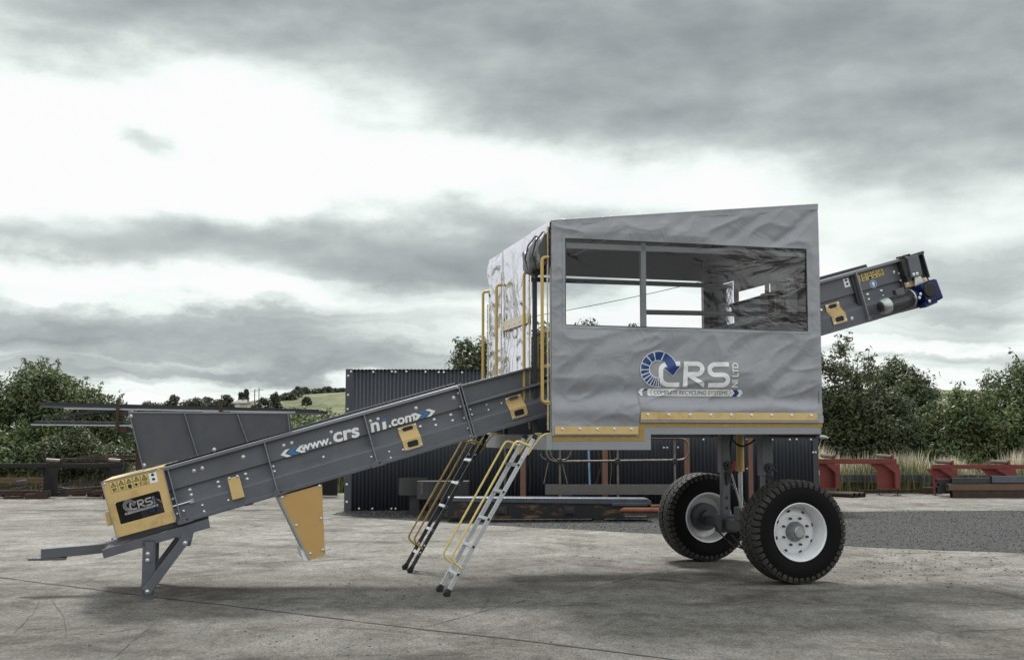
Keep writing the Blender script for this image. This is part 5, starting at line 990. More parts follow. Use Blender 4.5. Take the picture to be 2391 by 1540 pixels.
SD = [(38, 1128, 62, 1124, 29, .3, .11, ALUD), (-30, 1150, 90, 1148, 28.6, .2, .10, RUST), (0, 1140, 60, 1128, 29, .12, .06, RUST), (5, 1155, 70, 1136, 28.8, .12, .05, RUST), (85, 1152, 118, 1150, 28.5, .2, .12, RUST), (155, 1151, 215, 1145, 28.6, .25, .10, RUST), (160, 1143, 240, 1137, 28.8, .2, .06, RUST), (215, 1150, 262, 1147, 28.6, .25, .09, RUST), (150, 1126, 262, 1124, 29.9, .06, .03, STEELD), (150, 1131, 262, 1130, 29.7, .06, .03, STEELD), (60, 1158, 112, 1156, 28.4, .25, .12, RUST), (240, 1158, 268, 1158, 28.4, .2, .10, RUST), (10, 1162, 55, 1160, 28.3, .1, .07, RUST)]
for k, (x0, y0, x1, y1, Y, w, h, m) in enumerate(SD): bar_thing('scrap_section', x0, y0, x1, y1, Y, Y + .1, w, h, m, SC[k], 'scrap along the yard edge')
for k in range(12):
    px = 8 + k * 22 + random.uniform(-5, 5); q = G(px, 1160 - random.random() * 8); o = MB().box((-.22, -.08, 0), (.22, .08, .06)).box((-.2, -.1, .061), (.24, .05, .10 + .05 * random.random())).box((-.1, -.12, .0), (.12, .14, .055)).build('scrap_offcut', RUST if k % 3 else STEELD, None, bevel=.004)
    o.location = q; o.rotation_euler = (random.uniform(-.1, .1), random.uniform(-.15, .15), random.uniform(-.9, .9)); o.scale = (random.uniform(.7, 1.5), 1, random.uniform(.8, 1.6)); tag(o, 'small rusty offcut lying in the scrap row along the left yard edge', 'offcut', 'small offcuts in the left scrap row')
bl = 'right-hand stack by the yard edge'
BX = [(1278, 1402, 2420, 1396, .09, .16, 'bottom box section, left of the pair at the foot of the right-hand stack'), (1400, 1408, 2420, 1404, .0, .17, 'front bottom box section of the right-hand stack'), (1290, 1332, 2420, 1326, .26, .14, 'second-row box section at the back of the right-hand stack'), (1370, 1362, 2420, 1352, .185, .15, 'brown middle-row box section of the right-hand stack'), (1275, 1318, 2420, 1312, .36, .12, 'long top box section, furthest back on the right-hand stack'), (1400, 1318, 1760, 1316, .35, .13, 'short top box section on the right-hand stack'), (1735, 1320, 2420, 1316, .37, .15, 'blue-grey top section of the right-hand stack')]
for k, (x0, y0, x1, y1, zb, w, lb) in enumerate(BX):
    bar_thing('box_section', c8(x0, 0)[0], 1150, c8(x1, 0)[0], 1150, 28.9 + (.25 if 'back' in lb or 'left' in lb else 0) - .05 * (k % 2), 28.95 + (.25 if 'back' in lb or 'left' in lb else 0), w, (.17, .17, .09, .15, .09, .13, .16)[k], (STEELD, RUST, STEELD, mat('brown_steel', (.12, .075, .045), .7, var=.3), STEELD, STEELD, STEELB)[k], lb, 'box sections in the right-hand stack', hollow=True, ybase=zb)
for k, y in enumerate((1234, 1248, 1260, 1273)):
    bar_thing('purlin', c8(450, 0)[0], c8(0, y)[1], c8(1945, 0)[0], c8(0, y + 6)[1], 31.4, 31.4, .25, .085, STEELB, ('uppermost', 'second', 'third', 'lowest')[k] + ' long blue-black purlin of the stack behind the red roller stands', 'purlins behind the red stands')
for k in range(3):
    a = D(*c8(350 - 10 * k, 1350), 29.6 + k * .22); c_ = D(*c8(588 + 42 * k, 1362), 28.9 + k * .1); r_ = .062; b = MB(); d = Vector((c_.x - a.x, c_.y - a.y, 0)); L0 = d.normalized()
    pr_ = [(0, r_), (d.length, r_), (d.length, r_ * .8), (.02, r_ * .8)]; b.lathe(pr_, (0, 0, 0), L0, 18); o = b.build('rusty_pipe', RUST, None); o.location = (a.x, a.y, r_); tag(o, ('left', 'middle', 'right')[k] + ' of the three rusty pipes under the left red roller stand', 'pipe', 'rusty pipes under the red stand')
bar_thing('rusty_bar', c8(640, 0)[0], 1140, c8(1240, 0)[0], 1136, 30.8, 31, .1, .05, RUST, 'rusty bar lying on the ground between the two red stands', None, 'steel section', ybase=.05)
bar_thing('box_section', c8(1165, 0)[0], 1150, c8(1300, 0)[0], 1150, 30.7, 30.8, .2, .17, RUST, 'single rusty box section end left of the second red stand', None, ybase=.0)
# utility line behind the cabin
pl_ = D(1205, 745, 42); pr2 = D(1790, 618, 42)
for q, lb in ((pl_, 'timber pole carrying the overhead wire, hidden behind the cabin curtain'), (pr2, 'timber pole carrying the overhead wire, hidden behind the cabin side')):
    b = MB(); b.tube([(0, 0, 0), (0, 0, q.z + .1)], [.12, .08], 10); b.box((-.4, -.05, q.z - .25), (.4, .05, q.z - .15)); o = b.build('utility_pole', BARK, None); o.location = (q.x, 42, 0); tag(o, lb, 'pole', 'poles of the overhead wire')
b = MB(); w0 = D(*c4(-60, 1010), 42); b.tube([pl_ + (pr2 - pl_) * t - Vector((0, 0, .35 * 4 * t * (1 - t) * .35)) for t in [i / 20 for i in range(21)]], .012, 5); tag(b.build('overhead_wire', BLACK, None), 'thin overhead wire seen through the cabin window', 'wire')

# workshop across the yard, behind the photographer: it shows as the dark reflection in the cabin window
wk = empty('workshop', (6, -19, 0), label='tall dark workshop across the yard, seen only as a reflection in the cabin window', cat='workshop')
b = MB(); b.box((-15, -10, 0), (15, 0, 5.4)); b.build('wall', mat('dark_brown_cladding', (.035, .03, .026), .7, var=.3, vscale=.6), wk)
b = MB(); b.prism([(-15.4, -10.4, 5.401), (15.4, -10.4, 5.401), (15.4, .4, 5.401), (-15.4, .4, 5.401)], (0, 0, .25)); b.prism([(-15.4, -5, 7.4), (-15.4, -10.4, 5.66), (-15.4, .4, 5.66)], (30.8, 0, 0)); b.build('roof', SHEET, wk)
for x in (-9, -2, 6): b = MB(); b.box((x, .01, 0), (x + 4.2, .06, 4.6)); b.box((x + .1, .061, 2.2), (x + 4.1, .09, 2.32)); b.build('roller_door', mat('pale_blue_door', (.22, .32, .45), .5), wk)

# ================================================================== GROUND
def gmat(name, fn):
    m = bpy.data.materials.new(name); m.use_nodes = True; fn(m.node_tree, m.node_tree.nodes, m.node_tree.links, m.node_tree.nodes['Principled BSDF']); return m
def noise_n(n, l, vec, sc, det=6, ro=.6, dist=0.0, stretch=None):
    if stretch:
        mp_ = n.new('ShaderNodeMapping'); mp_.inputs['Scale'].default_value = stretch[:3]; 
        if len(stretch) > 3: mp_.inputs['Rotation'].default_value = (0, 0, stretch[3])
        l.new(vec, mp_.inputs[0]); vec = mp_.outputs[0]
    q = n.new('ShaderNodeTexNoise'); q.inputs['Scale'].default_value = sc; q.inputs['Detail'].default_value = det; q.inputs['Roughness'].default_value = ro; q.inputs['Distortion'].default_value = dist; l.new(vec, q.inputs['Vector']); return q.outputs[0]
def mrange(n, l, x, a, b_, c_, d): 
    q = n.new('ShaderNodeMapRange'); q.inputs[1].default_value = a; q.inputs[2].default_value = b_; q.inputs[3].default_value = c_; q.inputs[4].default_value = d; l.new(x, q.inputs[0]); return q.outputs[0]
def mul(n, l, a, b_):
    q = n.new('ShaderNodeMath'); q.operation = 'MULTIPLY'; l.new(a, q.inputs[0]); l.new(b_, q.inputs[1]) if not isinstance(b_, float) else setattr(q.inputs[1], 'default_value', b_); return q.outputs[0]
def concrete(t, n, l, b):
    tcn = n.new('ShaderNodeTexCoord').outputs['Object']
    f = mrange(n, l, noise_n(n, l, tcn, .45, 5, .6, .4), .3, .7, .82, 1.12)
    f = mul(n, l, f, mrange(n, l, noise_n(n, l, tcn, 1.6, 9, .75, .9, (1.0, .75, 1, .3)), .34, .66, .72, 1.2))       # brushed streaks and dirt
    f = mul(n, l, f, mrange(n, l, noise_n(n, l, tcn, 9, 9, .8, .5, (1, .42, 1, .12)), .36, .64, .72, 1.24))
    f = mul(n, l, f, mrange(n, l, noise_n(n, l, tcn, 60, 5, .85, 0, (1, .24, 1, .05)), .36, .64, .52, 1.46))                                # grain
    f = mul(n, l, f, mrange(n, l, noise_n(n, l, tcn, 150, 3, .85), .34, .66, .66, 1.34))
    bl = noise_n(n, l, tcn, .7, 9, .75, 1.2, (1, 1.2, 1, .3)); f = mul(n, l, f, mrange(n, l, bl, .50, .68, 1.0, .60))     # old oil and mud stains
    # the slab gets darker towards the viewer
    sx = n.new('ShaderNodeSeparateXYZ'); l.new(tcn, sx.inputs[0])
    d1 = n.new('ShaderNodeMath'); d1.operation = 'MULTIPLY_ADD'; l.new(sx.outputs[1], d1.inputs[0]); d1.inputs[1].default_value = 1.0; d1.inputs[2].default_value = 0; 
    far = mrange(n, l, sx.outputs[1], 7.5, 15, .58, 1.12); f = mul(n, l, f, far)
    for (rx_, ry_, R0, w_, dk) in ((-7.5, 4.5, 5.2, .16, .72), (-7.2, 4.6, 6.9, .14, .78), (9.0, 5.0, 4.6, .17, .74), (9.3, 5.2, 6.3, .15, .78), (2.5, 2.0, 5.6, .13, .84)):      # faint tyre marks
        dd = n.new('ShaderNodeVectorMath'); dd.operation = 'DISTANCE'; nz_ = n.new('ShaderNodeTexNoise'); nz_.inputs['Scale'].default_value = .6; l.new(tcn, nz_.inputs[0]); am_ = n.new('ShaderNodeMix'); am_.data_type = 'VECTOR'; am_.inputs[0].default_value = .25; l.new(tcn, am_.inputs[4]); l.new(nz_.outputs['Color'], am_.inputs[5]); l.new(am_.outputs[1], dd.inputs[0]); dd.inputs[1].default_value = (rx_ * .75, ry_ * .75, 0)
        a1 = n.new('ShaderNodeMath'); a1.operation = 'SUBTRACT'; l.new(dd.outputs['Value'], a1.inputs[0]); a1.inputs[1].default_value = R0 * .75; a2 = n.new('ShaderNodeMath'); a2.operation = 'ABSOLUTE'; l.new(a1.outputs[0], a2.inputs[0])
        band = mrange(n, l, a2.outputs[0], w_ * .3, w_, 1, 0); band = mul(n, l, band, mrange(n, l, noise_n(n, l, tcn, 3.5, 6, .8), .4, .62, 0, 1.0)); iv = n.new('ShaderNodeMath'); iv.operation = 'MULTIPLY_ADD'; l.new(band, iv.inputs[0]); iv.inputs[1].default_value = dk - 1; iv.inputs[2].default_value = 1; f = mul(n, l, f, iv.outputs[0])
    vo = n.new('ShaderNodeTexVoronoi'); vo.feature = 'DISTANCE_TO_EDGE'; vo.inputs['Scale'].default_value = .33; wv = n.new('ShaderNodeMapping'); 
    nv = n.new('ShaderNodeTexNoise'); nv.inputs['Scale'].default_value = 1.2; nv.inputs['Detail'].default_value = 6; l.new(tcn, nv.inputs[0])
    ad = n.new('ShaderNodeMix'); ad.data_type = 'VECTOR'; ad.inputs[0].default_value = .22; l.new(tcn, ad.inputs[4]); l.new(nv.outputs['Color'], ad.inputs[5]); l.new(ad.outputs[1], vo.inputs['Vector'])
    msk = mrange(n, l, noise_n(n, l, tcn, .35, 3), .52, .6, 0, 1)
    cr = mrange(n, l, vo.outputs[0], .0, .006, .5, 0); ck = n.new('ShaderNodeMath'); ck.operation = 'SUBTRACT'; ck.inputs[0].default_value = 1; l.new(mul(n, l, cr, msk), ck.inputs[1]); f = mul(n, l, f, ck.outputs[0])
    c_ = n.new('ShaderNodeMix'); c_.data_type = 'RGBA'; l.new(mrange(n, l, bl, .4, .65, 0, 1), c_.inputs[0]); c_.inputs[6].default_value = (.248, .240, .220, 1); c_.inputs[7].default_value = (.162, .149, .130, 1)
    v = n.new('ShaderNodeVectorMath'); v.operation = 'SCALE'; l.new(c_.outputs[2], v.inputs[0]); l.new(f, v.inputs['Scale']); l.new(v.outputs[0], b.inputs['Base Color'])
    b.inputs['Roughness'].default_value = .88; b.inputs['Specular IOR Level'].default_value = .16
    bp = n.new('ShaderNodeBump'); bp.inputs['Strength'].default_value = .5; bp.inputs['Distance'].default_value = .012; l.new(f, bp.inputs['Height']); l.new(bp.outputs[0], b.inputs['Normal'])
def gravelm(t, n, l, b):
    tcn = n.new('ShaderNodeTexCoord').outputs['Object']
    vo = n.new('ShaderNodeTexVoronoi'); vo.inputs['Scale'].default_value = 34; l.new(tcn, vo.inputs['Vector'])
    sx = n.new('ShaderNodeSeparateColor'); l.new(vo.outputs['Color'], sx.inputs[0])
    f = mul(n, l, mrange(n, l, sx.outputs[0], 0, 1, .15, 2.0), mrange(n, l, noise_n(n, l, tcn, 1.5, 8, .8, 0, (.6, 2, 1)), .3, .7, .5, 1.45)); f = mul(n, l, f, mrange(n, l, vo.outputs['Distance'], 0, .7, 1.2, .5))
    v = n.new('ShaderNodeVectorMath'); v.operation = 'SCALE'; v.inputs[0].default_value = (.029, .029, .030); l.new(f, v.inputs['Scale']); l.new(v.outputs[0], b.inputs['Base Color']); b.inputs['Roughness'].default_value = .85
    bp = n.new('ShaderNodeBump'); bp.inputs['Strength'].default_value = .8; bp.inputs['Distance'].default_value = .03; l.new(vo.outputs['Distance'], bp.inputs['Height']); bp.invert = True; l.new(bp.outputs[0], b.inputs['Normal'])
def fieldm(t, n, l, b):
    tcn = n.new('ShaderNodeTexCoord').outputs['Object']
    a = mrange(n, l, noise_n(n, l, tcn, .05, 8, .7), .3, .7, 0, 1); c_ = n.new('ShaderNodeMix'); c_.data_type = 'RGBA'; l.new(a, c_.inputs[0]); c_.inputs[6].default_value = (.125, .145, .08, 1); c_.inputs[7].default_value = (.20, .20, .125, 1)
    f = mul(n, l, mrange(n, l, noise_n(n, l, tcn, .5, 6, .8), .3, .7, .6, 1.35), mrange(n, l, noise_n(n, l, tcn, .14, 3, .6, 0, (1, 1, 6)), .35, .7, 1.15, .7))
    v = n.new('ShaderNodeVectorMath'); v.operation = 'SCALE'; l.new(c_.outputs[2], v.inputs[0]); l.new(f, v.inputs['Scale']); l.new(v.outputs[0], b.inputs['Base Color']); b.inputs['Roughness'].default_value = .95; b.inputs['Specular IOR Level'].default_value = .1
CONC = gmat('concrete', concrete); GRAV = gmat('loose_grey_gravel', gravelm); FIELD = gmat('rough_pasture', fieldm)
def sheet(name, pts, z, m, kind='structure'):
    b = MB(); b.add([(p[0], p[1], z) for p in pts], [tuple(range(len(pts)))]); return tag(b.build(name, m, None), kind=kind)
sheet('ground', [(-900, -60), (900, -60), (900, 1500), (-900, 1500)], -.06, FIELD)
edge = []
for i in range(81):
    x = -26 + 52 * i / 80; edge.append((x, 31.3 + .35 * noise.noise(Vector((x * .6, 0, 0))) + .15 * noise.noise(Vector((x * 3, 0, 0)))))
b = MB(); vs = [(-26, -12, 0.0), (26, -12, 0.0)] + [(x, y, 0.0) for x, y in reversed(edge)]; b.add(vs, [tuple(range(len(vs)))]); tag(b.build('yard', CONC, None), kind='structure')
gp = [G(*p) for p in ((770, 1201), (900, 1211), (1158, 1226), (1400, 1238), (1580, 1249), (1965, 1273), (2200, 1284), (2391, 1290), (2700, 1303), (2700, 1188), (2391, 1191), (2100, 1193), (1950, 1195), (1500, 1187), (1000, 1189), (800, 1193))]
gp2 = []
for i in range(len(gp)):
    a, c_ = gp[i], gp[(i + 1) % len(gp)]
    for k in range(6): p = a.lerp(c_, k / 6); gp2.append((p.x + .05 * noise.noise(p * 2.1), p.y + .16 * noise.noise(p * 1.7 + Vector((5, 0, 0)))))
sheet('gravel_bed', gp2, .004, GRAV)
JN = mat('joint_dirt', (.035, .033, .03), .95, var=.4, vscale=10)
def joint(pts, w, sd):
    q = []; P_ = [G(*p) for p in pts]
    for a, c_ in zip(P_[:-1], P_[1:]):
        k = max(2, int((c_ - a).length / .07))
        for i in range(k): q.append(a.lerp(c_, i / k))
    b = MB(); L_, R_ = [], []; d0 = (P_[-1] - P_[0]).normalized(); nm = Vector((-d0.y, d0.x, 0))
    for i, p in enumerate(q):
        o_ = noise.noise(Vector((i * .09, sd, 0))) * .02 + noise.noise(Vector((i * .5, sd, 3))) * .007; ww = w * (.55 + abs(noise.noise(Vector((i * .23, sd, 7)))) * 2.0); L_.append(p + nm * (o_ + ww)); R_.append(p + nm * (o_ - ww * (.6 + noise.noise(Vector((i * .4, 3, sd))))))
    n = len(q); b.add([(p.x, p.y, .004) for p in L_ + R_], [(i, i + 1, n + i + 1, n + i) for i in range(n - 1)]); return tag(b.build('expansion_joint', JN, None), kind='structure')
joint([(-60, 1341), (0, 1348), (333, 1390), (640, 1426), (980, 1468), (1270, 1500), (1600, 1543), (1800, 1570)], .019, 1); joint([(985, 1466), (1080, 1440), (1240, 1397)], .006, 2); joint([(1320, 1386), (1470, 1350), (1610, 1320)], .006, 5)
for k, pl in enumerate([((30, 1480), (80, 1430), (95, 1400)), ((120, 1400), (150, 1440), (155, 1490)), ((260, 1540), (330, 1480), (380, 1440)), ((1790, 1500), (1900, 1470), (2020, 1440))]): joint(pl, .0028, 9 + k)
# pebbles and mud crumbs on the slab
b = MB()
for i in range(2600):
    px = random.uniform(-50, 2450); y = 1165 + (random.random() ** 1.3) * 380
    if i < 500: px = random.gauss(2150, 180); y = random.gauss(1310, 25)
    if y < 1160: continue
    p = G(px, y)
    if i >= 500 and noise.noise(Vector((p.x * .5, p.y * .5, 11))) < random.uniform(-.25, .5): continue
    r_ = random.choice((.003, .004, .006, .008, .012, .016)) * (.7 if y > 1400 else 1.0); vs = []
    if 1 < 2:
        for sx, sy, sz in ((1, 0, .2), (0, 1, .15), (-1, 0, .2), (0, -1, .25), (0, 0, 1)): vs.append((p.x + sx * r_ * random.uniform(.7, 1.5), p.y + sy * r_ * random.uniform(.7, 1.3), max(.001, sz * r_ * .8)))
        b.add(vs, [(0, 1, 4), (1, 2, 4), (2, 3, 4), (3, 0, 4)])
tag(b.build('pebbles', mat('dark_pebble', (.06, .058, .052), .9, var=.5, vscale=3), None), 'dark pebbles and mud crumbs scattered over the concrete', 'pebbles', kind='stuff')

b = MB(); P4 = [(p.x, p.y) for p in gp]
def inside(x, y):
    c = False; j = len(P4) - 1
    for i in range(len(P4)):
        if (P4[i][1] > y) != (P4[j][1] > y) and x < (P4[j][0] - P4[i][0]) * (y - P4[i][1]) / (P4[j][1] - P4[i][1]) + P4[i][0]: c = not c
        j = i
    return c
k_ = 0
while k_ < 17000:
    x = random.uniform(-4, 13.5); y = random.uniform(14.6, 25)
    if not inside(x, y + random.gauss(0, .12)): continue
    k_ += 1; r_ = random.uniform(.006, .015); a = random.uniform(0, 1.5); vs = []
    for q in range(4): vs.append((x + r_ * math.cos(a + q * PI / 2) * random.uniform(.7, 1.3), y + r_ * math.sin(a + q * PI / 2), .005))
    vs.append((x + random.uniform(-.3, .3) * r_, y, .005 + r_ * random.uniform(.5, 1.1))); b.add(vs, [(0, 1, 4), (1, 2, 4), (2, 3, 4), (3, 0, 4)])
STN = bpy.data.materials.new('gravel_stone'); STN.use_nodes = True; gi = STN.node_tree.nodes.new('ShaderNodeNewGeometry'); cr2 = STN.node_tree.nodes.new('ShaderNodeValToRGB'); STN.node_tree.links.new(gi.outputs['Random Per Island'], cr2.inputs[0]); cr2.color_ramp.elements[0].color = (.018, .018, .019, 1); cr2.color_ramp.elements[1].color = (.20, .20, .198, 1); cr2.color_ramp.elements[0].position = .45; STN.node_tree.links.new(cr2.outputs[0], STN.node_tree.nodes['Principled BSDF'].inputs['Base Color']); STN.node_tree.nodes['Principled BSDF'].inputs['Roughness'].default_value = .85
tag(b.build('gravel_stones', STN, None), 'loose stones of the dark grey gravel bed', 'gravel', kind='stuff')

# ================================================================== HILL AND FAR THINGS
b = MB(); vs = []; nx, ny = 90, 40
def hillz(x, y):
    t = (x + 62) / 26; s_ = 1 / (1 + math.exp(-t * 2.2)); r_ = max(0, min(1, (y - 175) / 75)); r_ = r_ * r_ * (3 - 2 * r_)
    return -.5 + (11.4 * s_ + 2.6 * (1 - s_)) * r_ + noise.noise(Vector((x * .05, y * .05, 0))) * 1.0 * r_
for j in range(ny + 1):
    for i in range(nx + 1): x = -120 + 260 * i / nx; y = 170 + 190 * j / ny; vs.append((x, y, hillz(x, y)))
b.add(vs, [(j * (nx + 1) + i, j * (nx + 1) + i + 1, (j + 1) * (nx + 1) + i + 1, (j + 1) * (nx + 1) + i) for j in range(ny) for i in range(nx)], True); tag(b.build('hills', FIELD, None, sharp=180), kind='structure')

def leafm(name, col, vary=.35, tr=.25, hm=(1.5, 1.18, .9)):
    m = bpy.data.materials.new(name); m.use_nodes = True; t = m.node_tree; n = t.nodes; l = t.links; b = n['Principled BSDF']; o = n['Material Output']
    at = n.new('ShaderNodeAttribute'); at.attribute_name = 'shade'; s_ = mrange(n, l, at.outputs['Fac'], 0, 1, 1 - vary, 1 + vary)
    at2 = n.new('ShaderNodeAttribute'); at2.attribute_name = 'hue'; c_ = n.new('ShaderNodeMix'); c_.data_type = 'RGBA'; l.new(at2.outputs['Fac'], c_.inputs[0]); c_.inputs[6].default_value = (*col, 1); c_.inputs[7].default_value = (col[0] * hm[0], col[1] * hm[1], col[2] * hm[2], 1)
    v = n.new('ShaderNodeVectorMath'); v.operation = 'SCALE'; l.new(c_.outputs[2], v.inputs[0]); l.new(s_, v.inputs['Scale']); l.new(v.outputs[0], b.inputs['Base Color']); b.inputs['Roughness'].default_value = .5; b.inputs['Specular IOR Level'].default_value = .4
    tl = n.new('ShaderNodeBsdfTranslucent'); l.new(v.outputs[0], tl.inputs[0]); mxs = n.new('ShaderNodeMixShader'); mxs.inputs[0].default_value = tr; l.new(b.outputs[0], mxs.inputs[1]); l.new(tl.outputs[0], mxs.inputs[2]); l.new(mxs.outputs[0], o.inputs[0]); return m
LEAF_A = leafm('hazel_leaf', (.082, .122, .055), .5); LEAF_B = leafm('dark_leaf', (.062, .088, .044), .5); LEAF_C = leafm('fresh_leaf', (.100, .145, .064), .5); LEAF_F = leafm('far_leaf', (.062, .078, .056), .25)
def leaves(centers, radii, per, size, m, name, parent, flat=.8, seed=1):
    r = np.random.default_rng(seed); ci = np.repeat(np.arange(len(centers)), per); n = len(ci); d = r.normal(size=(n, 3)); d /= np.linalg.norm(d, axis=1)[:, None]
    rad = radii[ci] * (r.random(n) ** .45); P_ = centers[ci] + d * rad[:, None] * np.array([1, 1, flat])
    nr = d + r.normal(size=(n, 3)) * .55 + np.array([0, -.15, .45]); nr /= np.linalg.norm(nr, axis=1)[:, None]; t = np.cross(nr, r.normal(size=(n, 3))); t /= np.linalg.norm(t, axis=1)[:, None]; s_ = np.cross(nr, t)
    sz = size * (.6 + .8 * r.random(n))[:, None]; A_ = P_ - t * sz; B_ = P_ + s_ * sz * .42 + nr * sz * .12; C_ = P_ + t * sz; D_ = P_ - s_ * sz * .42 + nr * sz * .12
    V = np.stack([A_, B_, C_, D_], 1).reshape(-1, 3); me = bpy.data.meshes.new(name); me.vertices.add(4 * n); me.vertices.foreach_set('co', V.ravel().astype(np.float32)); me.loops.add(4 * n); me.loops.foreach_set('vertex_index', np.arange(4 * n, dtype=np.int32)); me.polygons.add(n); me.polygons.foreach_set('loop_start', np.arange(0, 4 * n, 4, dtype=np.int32)); me.polygons.foreach_set('loop_total', np.full(n, 4, dtype=np.int32))
    me.update(); me.validate(); cs = r.random(len(centers)); cut = np.clip(cs[ci] * .6 + r.random(n) * .4, 0, 1); a = me.attributes.new('shade', 'FLOAT', 'FACE'); a.data.foreach_set('value', cut.astype(np.float32)); h = me.attributes.new('hue', 'FLOAT', 'FACE'); h.data.foreach_set('value', np.clip(r.random(len(centers))[ci] * .7 + r.random(n) * .3 - .1, 0, 1).astype(np.float32))
    me.materials.append(m); o = bpy.data.objects.new(name, me); C.objects.link(o); o.parent = parent; return o
def tree(name, x, y, h, rx, ry, base, m, label, cat, group, n=260, per=34, size=.075, seed=1, sprays=14, trunk=True, top_sparse=0.0, rc=.30):
    r = np.random.default_rng(seed); root_ = empty(name, (x, y, 0), label=label, cat=cat, group=group)
    cz = (h + base) / 2; rz = (h - base) / 2; lob = [((r.uniform(-.5, .5) * rx, r.uniform(-.5, .5) * ry, cz + r.uniform(-.45, .5) * rz), r.uniform(.45, .7)) for _ in range(7)] + [((0, 0, cz), .85)]
    ctr = []
    while len(ctr) < n:
        L0, k = lob[r.integers(len(lob))]; d = r.normal(size=3); d /= np.linalg.norm(d); q = np.array(L0) + d * np.array([rx, ry, rz]) * k * (.55 + .45 * r.random() ** .5)
        if q[2] < .05 + base * .6 or q[2] > h: continue
        if top_sparse and q[2] > h * .62 and r.random() < top_sparse: continue
        ctr.append(q)
    per = int(per * 1.75); size *= .74
    spr = MB() ; cen = list(ctr); rad = list(rc * (.6 + .8 * r.random(len(ctr)))); tips = []
    b = MB(); tr_ = .05 + h * .016
    limbs = []
    for k in range(9):
        a = r.uniform(0, 2 * PI); e = Vector((math.cos(a) * rx * r.uniform(.25, .8), math.sin(a) * ry * .6, base + (h - base) * r.uniform(.45, .92))); s0 = Vector((0, 0, base * .5 + r.uniform(0, .3) * h)); m_ = s0.lerp(e, .5) + Vector((r.normal() * .1, r.normal() * .1, -.08 * h * .3)); b.tube([s0, m_, e], [tr_ * .55, tr_ * .35, tr_ * .1], 6, cap=False); limbs.append(e)
    for k in range(sprays):                           # loose leading shoots above the crown outline
        s0 = ctr[r.integers(len(ctr))]; 
        for _ in range(25):
            q = ctr[r.integers(len(ctr))]
            if q[2] > s0[2] or (q[2] > cz and r.random() < .15): s0 = q
        ln = r.uniform(.25, .6) * (.5 + h * .12); dv = np.array([r.normal() * .35, r.normal() * .2, 1.0]); dv /= np.linalg.norm(dv); e = s0 + dv * ln; b.tube([s0, s0 + dv * ln * .5 + r.normal(size=3) * .04, e], [.012, .009, .004], 4, cap=False)
        for q in np.linspace(.2, 1, 5): tips.append(s0 + dv * ln * q + r.normal(size=3) * .05)
    if trunk: b.tube([(0, 0, -.05), (.05 * r.normal(), .05, h * .3), (.1 * r.normal(), .08, h * .75)], [tr_, tr_ * .75, tr_ * .3], 9)
    b.build('trunk', BARK, root_)
    cr = leaves(np.array(cen + tips), np.array(list(rad) + [rc * .36] * len(tips)), np.array([per] * len(cen) + [7] * len(tips)), size, m, 'crown', root_, seed=seed)
    return root_
def veg(px, py, hw, Y, base, m, label, cat='bush', name='bush', group=None, **k):
    q = D(px, py, Y); return tree(name, q.x, Y, q.z, hw / F * Y, min(1.6, hw / F * Y), base, m, label, cat, group, **k)
GL = 'leafy bushes behind the left yard edge'; GR = 'trees and bushes behind the right yard edge'
veg(-60, 858, 110, 33.0, .1, LEAF_A, 'big leafy bush cut by the left edge of the photo', group=GL, n=300, seed=3, per=40)
veg(72, 850, 105, 33.5, .1, LEAF_A, 'tallest leafy bush of the left group, behind the rack bar ends', group=GL, n=380, seed=4, per=42, sprays=18)
veg(180, 888, 88, 33.2, .1, LEAF_C, 'mid-height bush under the drooping rack bars', group=GL, n=300, seed=5, per=40, sprays=14)
veg(264, 918, 64, 33.4, .1, LEAF_A, 'lowest bush of the left group, against the rusty rack column', group=GL, n=210, seed=6, per=38, sprays=8)
veg(40, 985, 120, 32.2, .05, LEAF_C, 'low spreading bush in front of the tallest left bush', group=GL, n=260, seed=7, per=36, sprays=4)
veg(215, 1000, 110, 32.3, .05, LEAF_B, 'low dark bush beside the rusty bars on the stand', group=GL, n=240, seed=8, per=36, sprays=4)
veg(735, 968, 110, 48, .1, LEAF_C, 'green scrub seen over the hopper, left of the shed', group=None, n=240, seed=9, per=34, size=.10, rc=.4)
veg(560, 1000, 160, 50, .1, LEAF_C, 'green scrub hidden behind the hopper and the rack', group=None, n=240, seed=10, per=30, size=.10, rc=.4)
veg(760, 1085, 70, 32.5, .0, LEAF_B, 'low dark bush behind the chute and black stand', n=160, seed=11, per=34)
veg(1122, 774, 62, 44, .8, LEAF_B, 'dark tree rising over the shed behind the grab rails', 'tree', 'tree', n=320, seed=12, per=34, size=.11, rc=.42)
veg(1380, 756, 45, 45, .8, LEAF_B, 'tree top just showing in the left window pane', 'tree', 'tree', n=200, seed=13, per=26, size=.11, rc=.4, sprays=0)
veg(1482, 753, 34, 45.5, .8, LEAF_B, 'tree top showing by the window mullion', 'tree', 'tree', n=150, seed=14, per=26, size=.11, rc=.4, sprays=0)
veg(1265, 748, 70, 44.5, .8, LEAF_B, 'tree top seen through the open cabin door', 'tree', 'tree', n=220, seed=15, per=28, size=.11, rc=.42)
veg(1960, 812, 95, 34.5, .2, LEAF_B, 'airy dark tree right next to the cabin corner', 'tree', 'tree', GR, n=420, seed=16, per=38, sprays=22, top_sparse=.62)
veg(1935, 905, 90, 34.4, .1, LEAF_B, 'dense dark bush below the airy tree beside the shed', group=GR, n=330, seed=17, per=40, sprays=8)
veg(2052, 900, 78, 33.8, .1, LEAF_B, 'dark bush with ragged top left of the domed tree', group=GR, n=320, seed=18, per=38, sprays=12)
veg(2112, 838, 88, 47, .6, LEAF_B, 'domed tree standing further back in the gap on the right', 'tree', 'tree', GR, n=380, seed=19, per=36, size=.11, rc=.45, sprays=6)
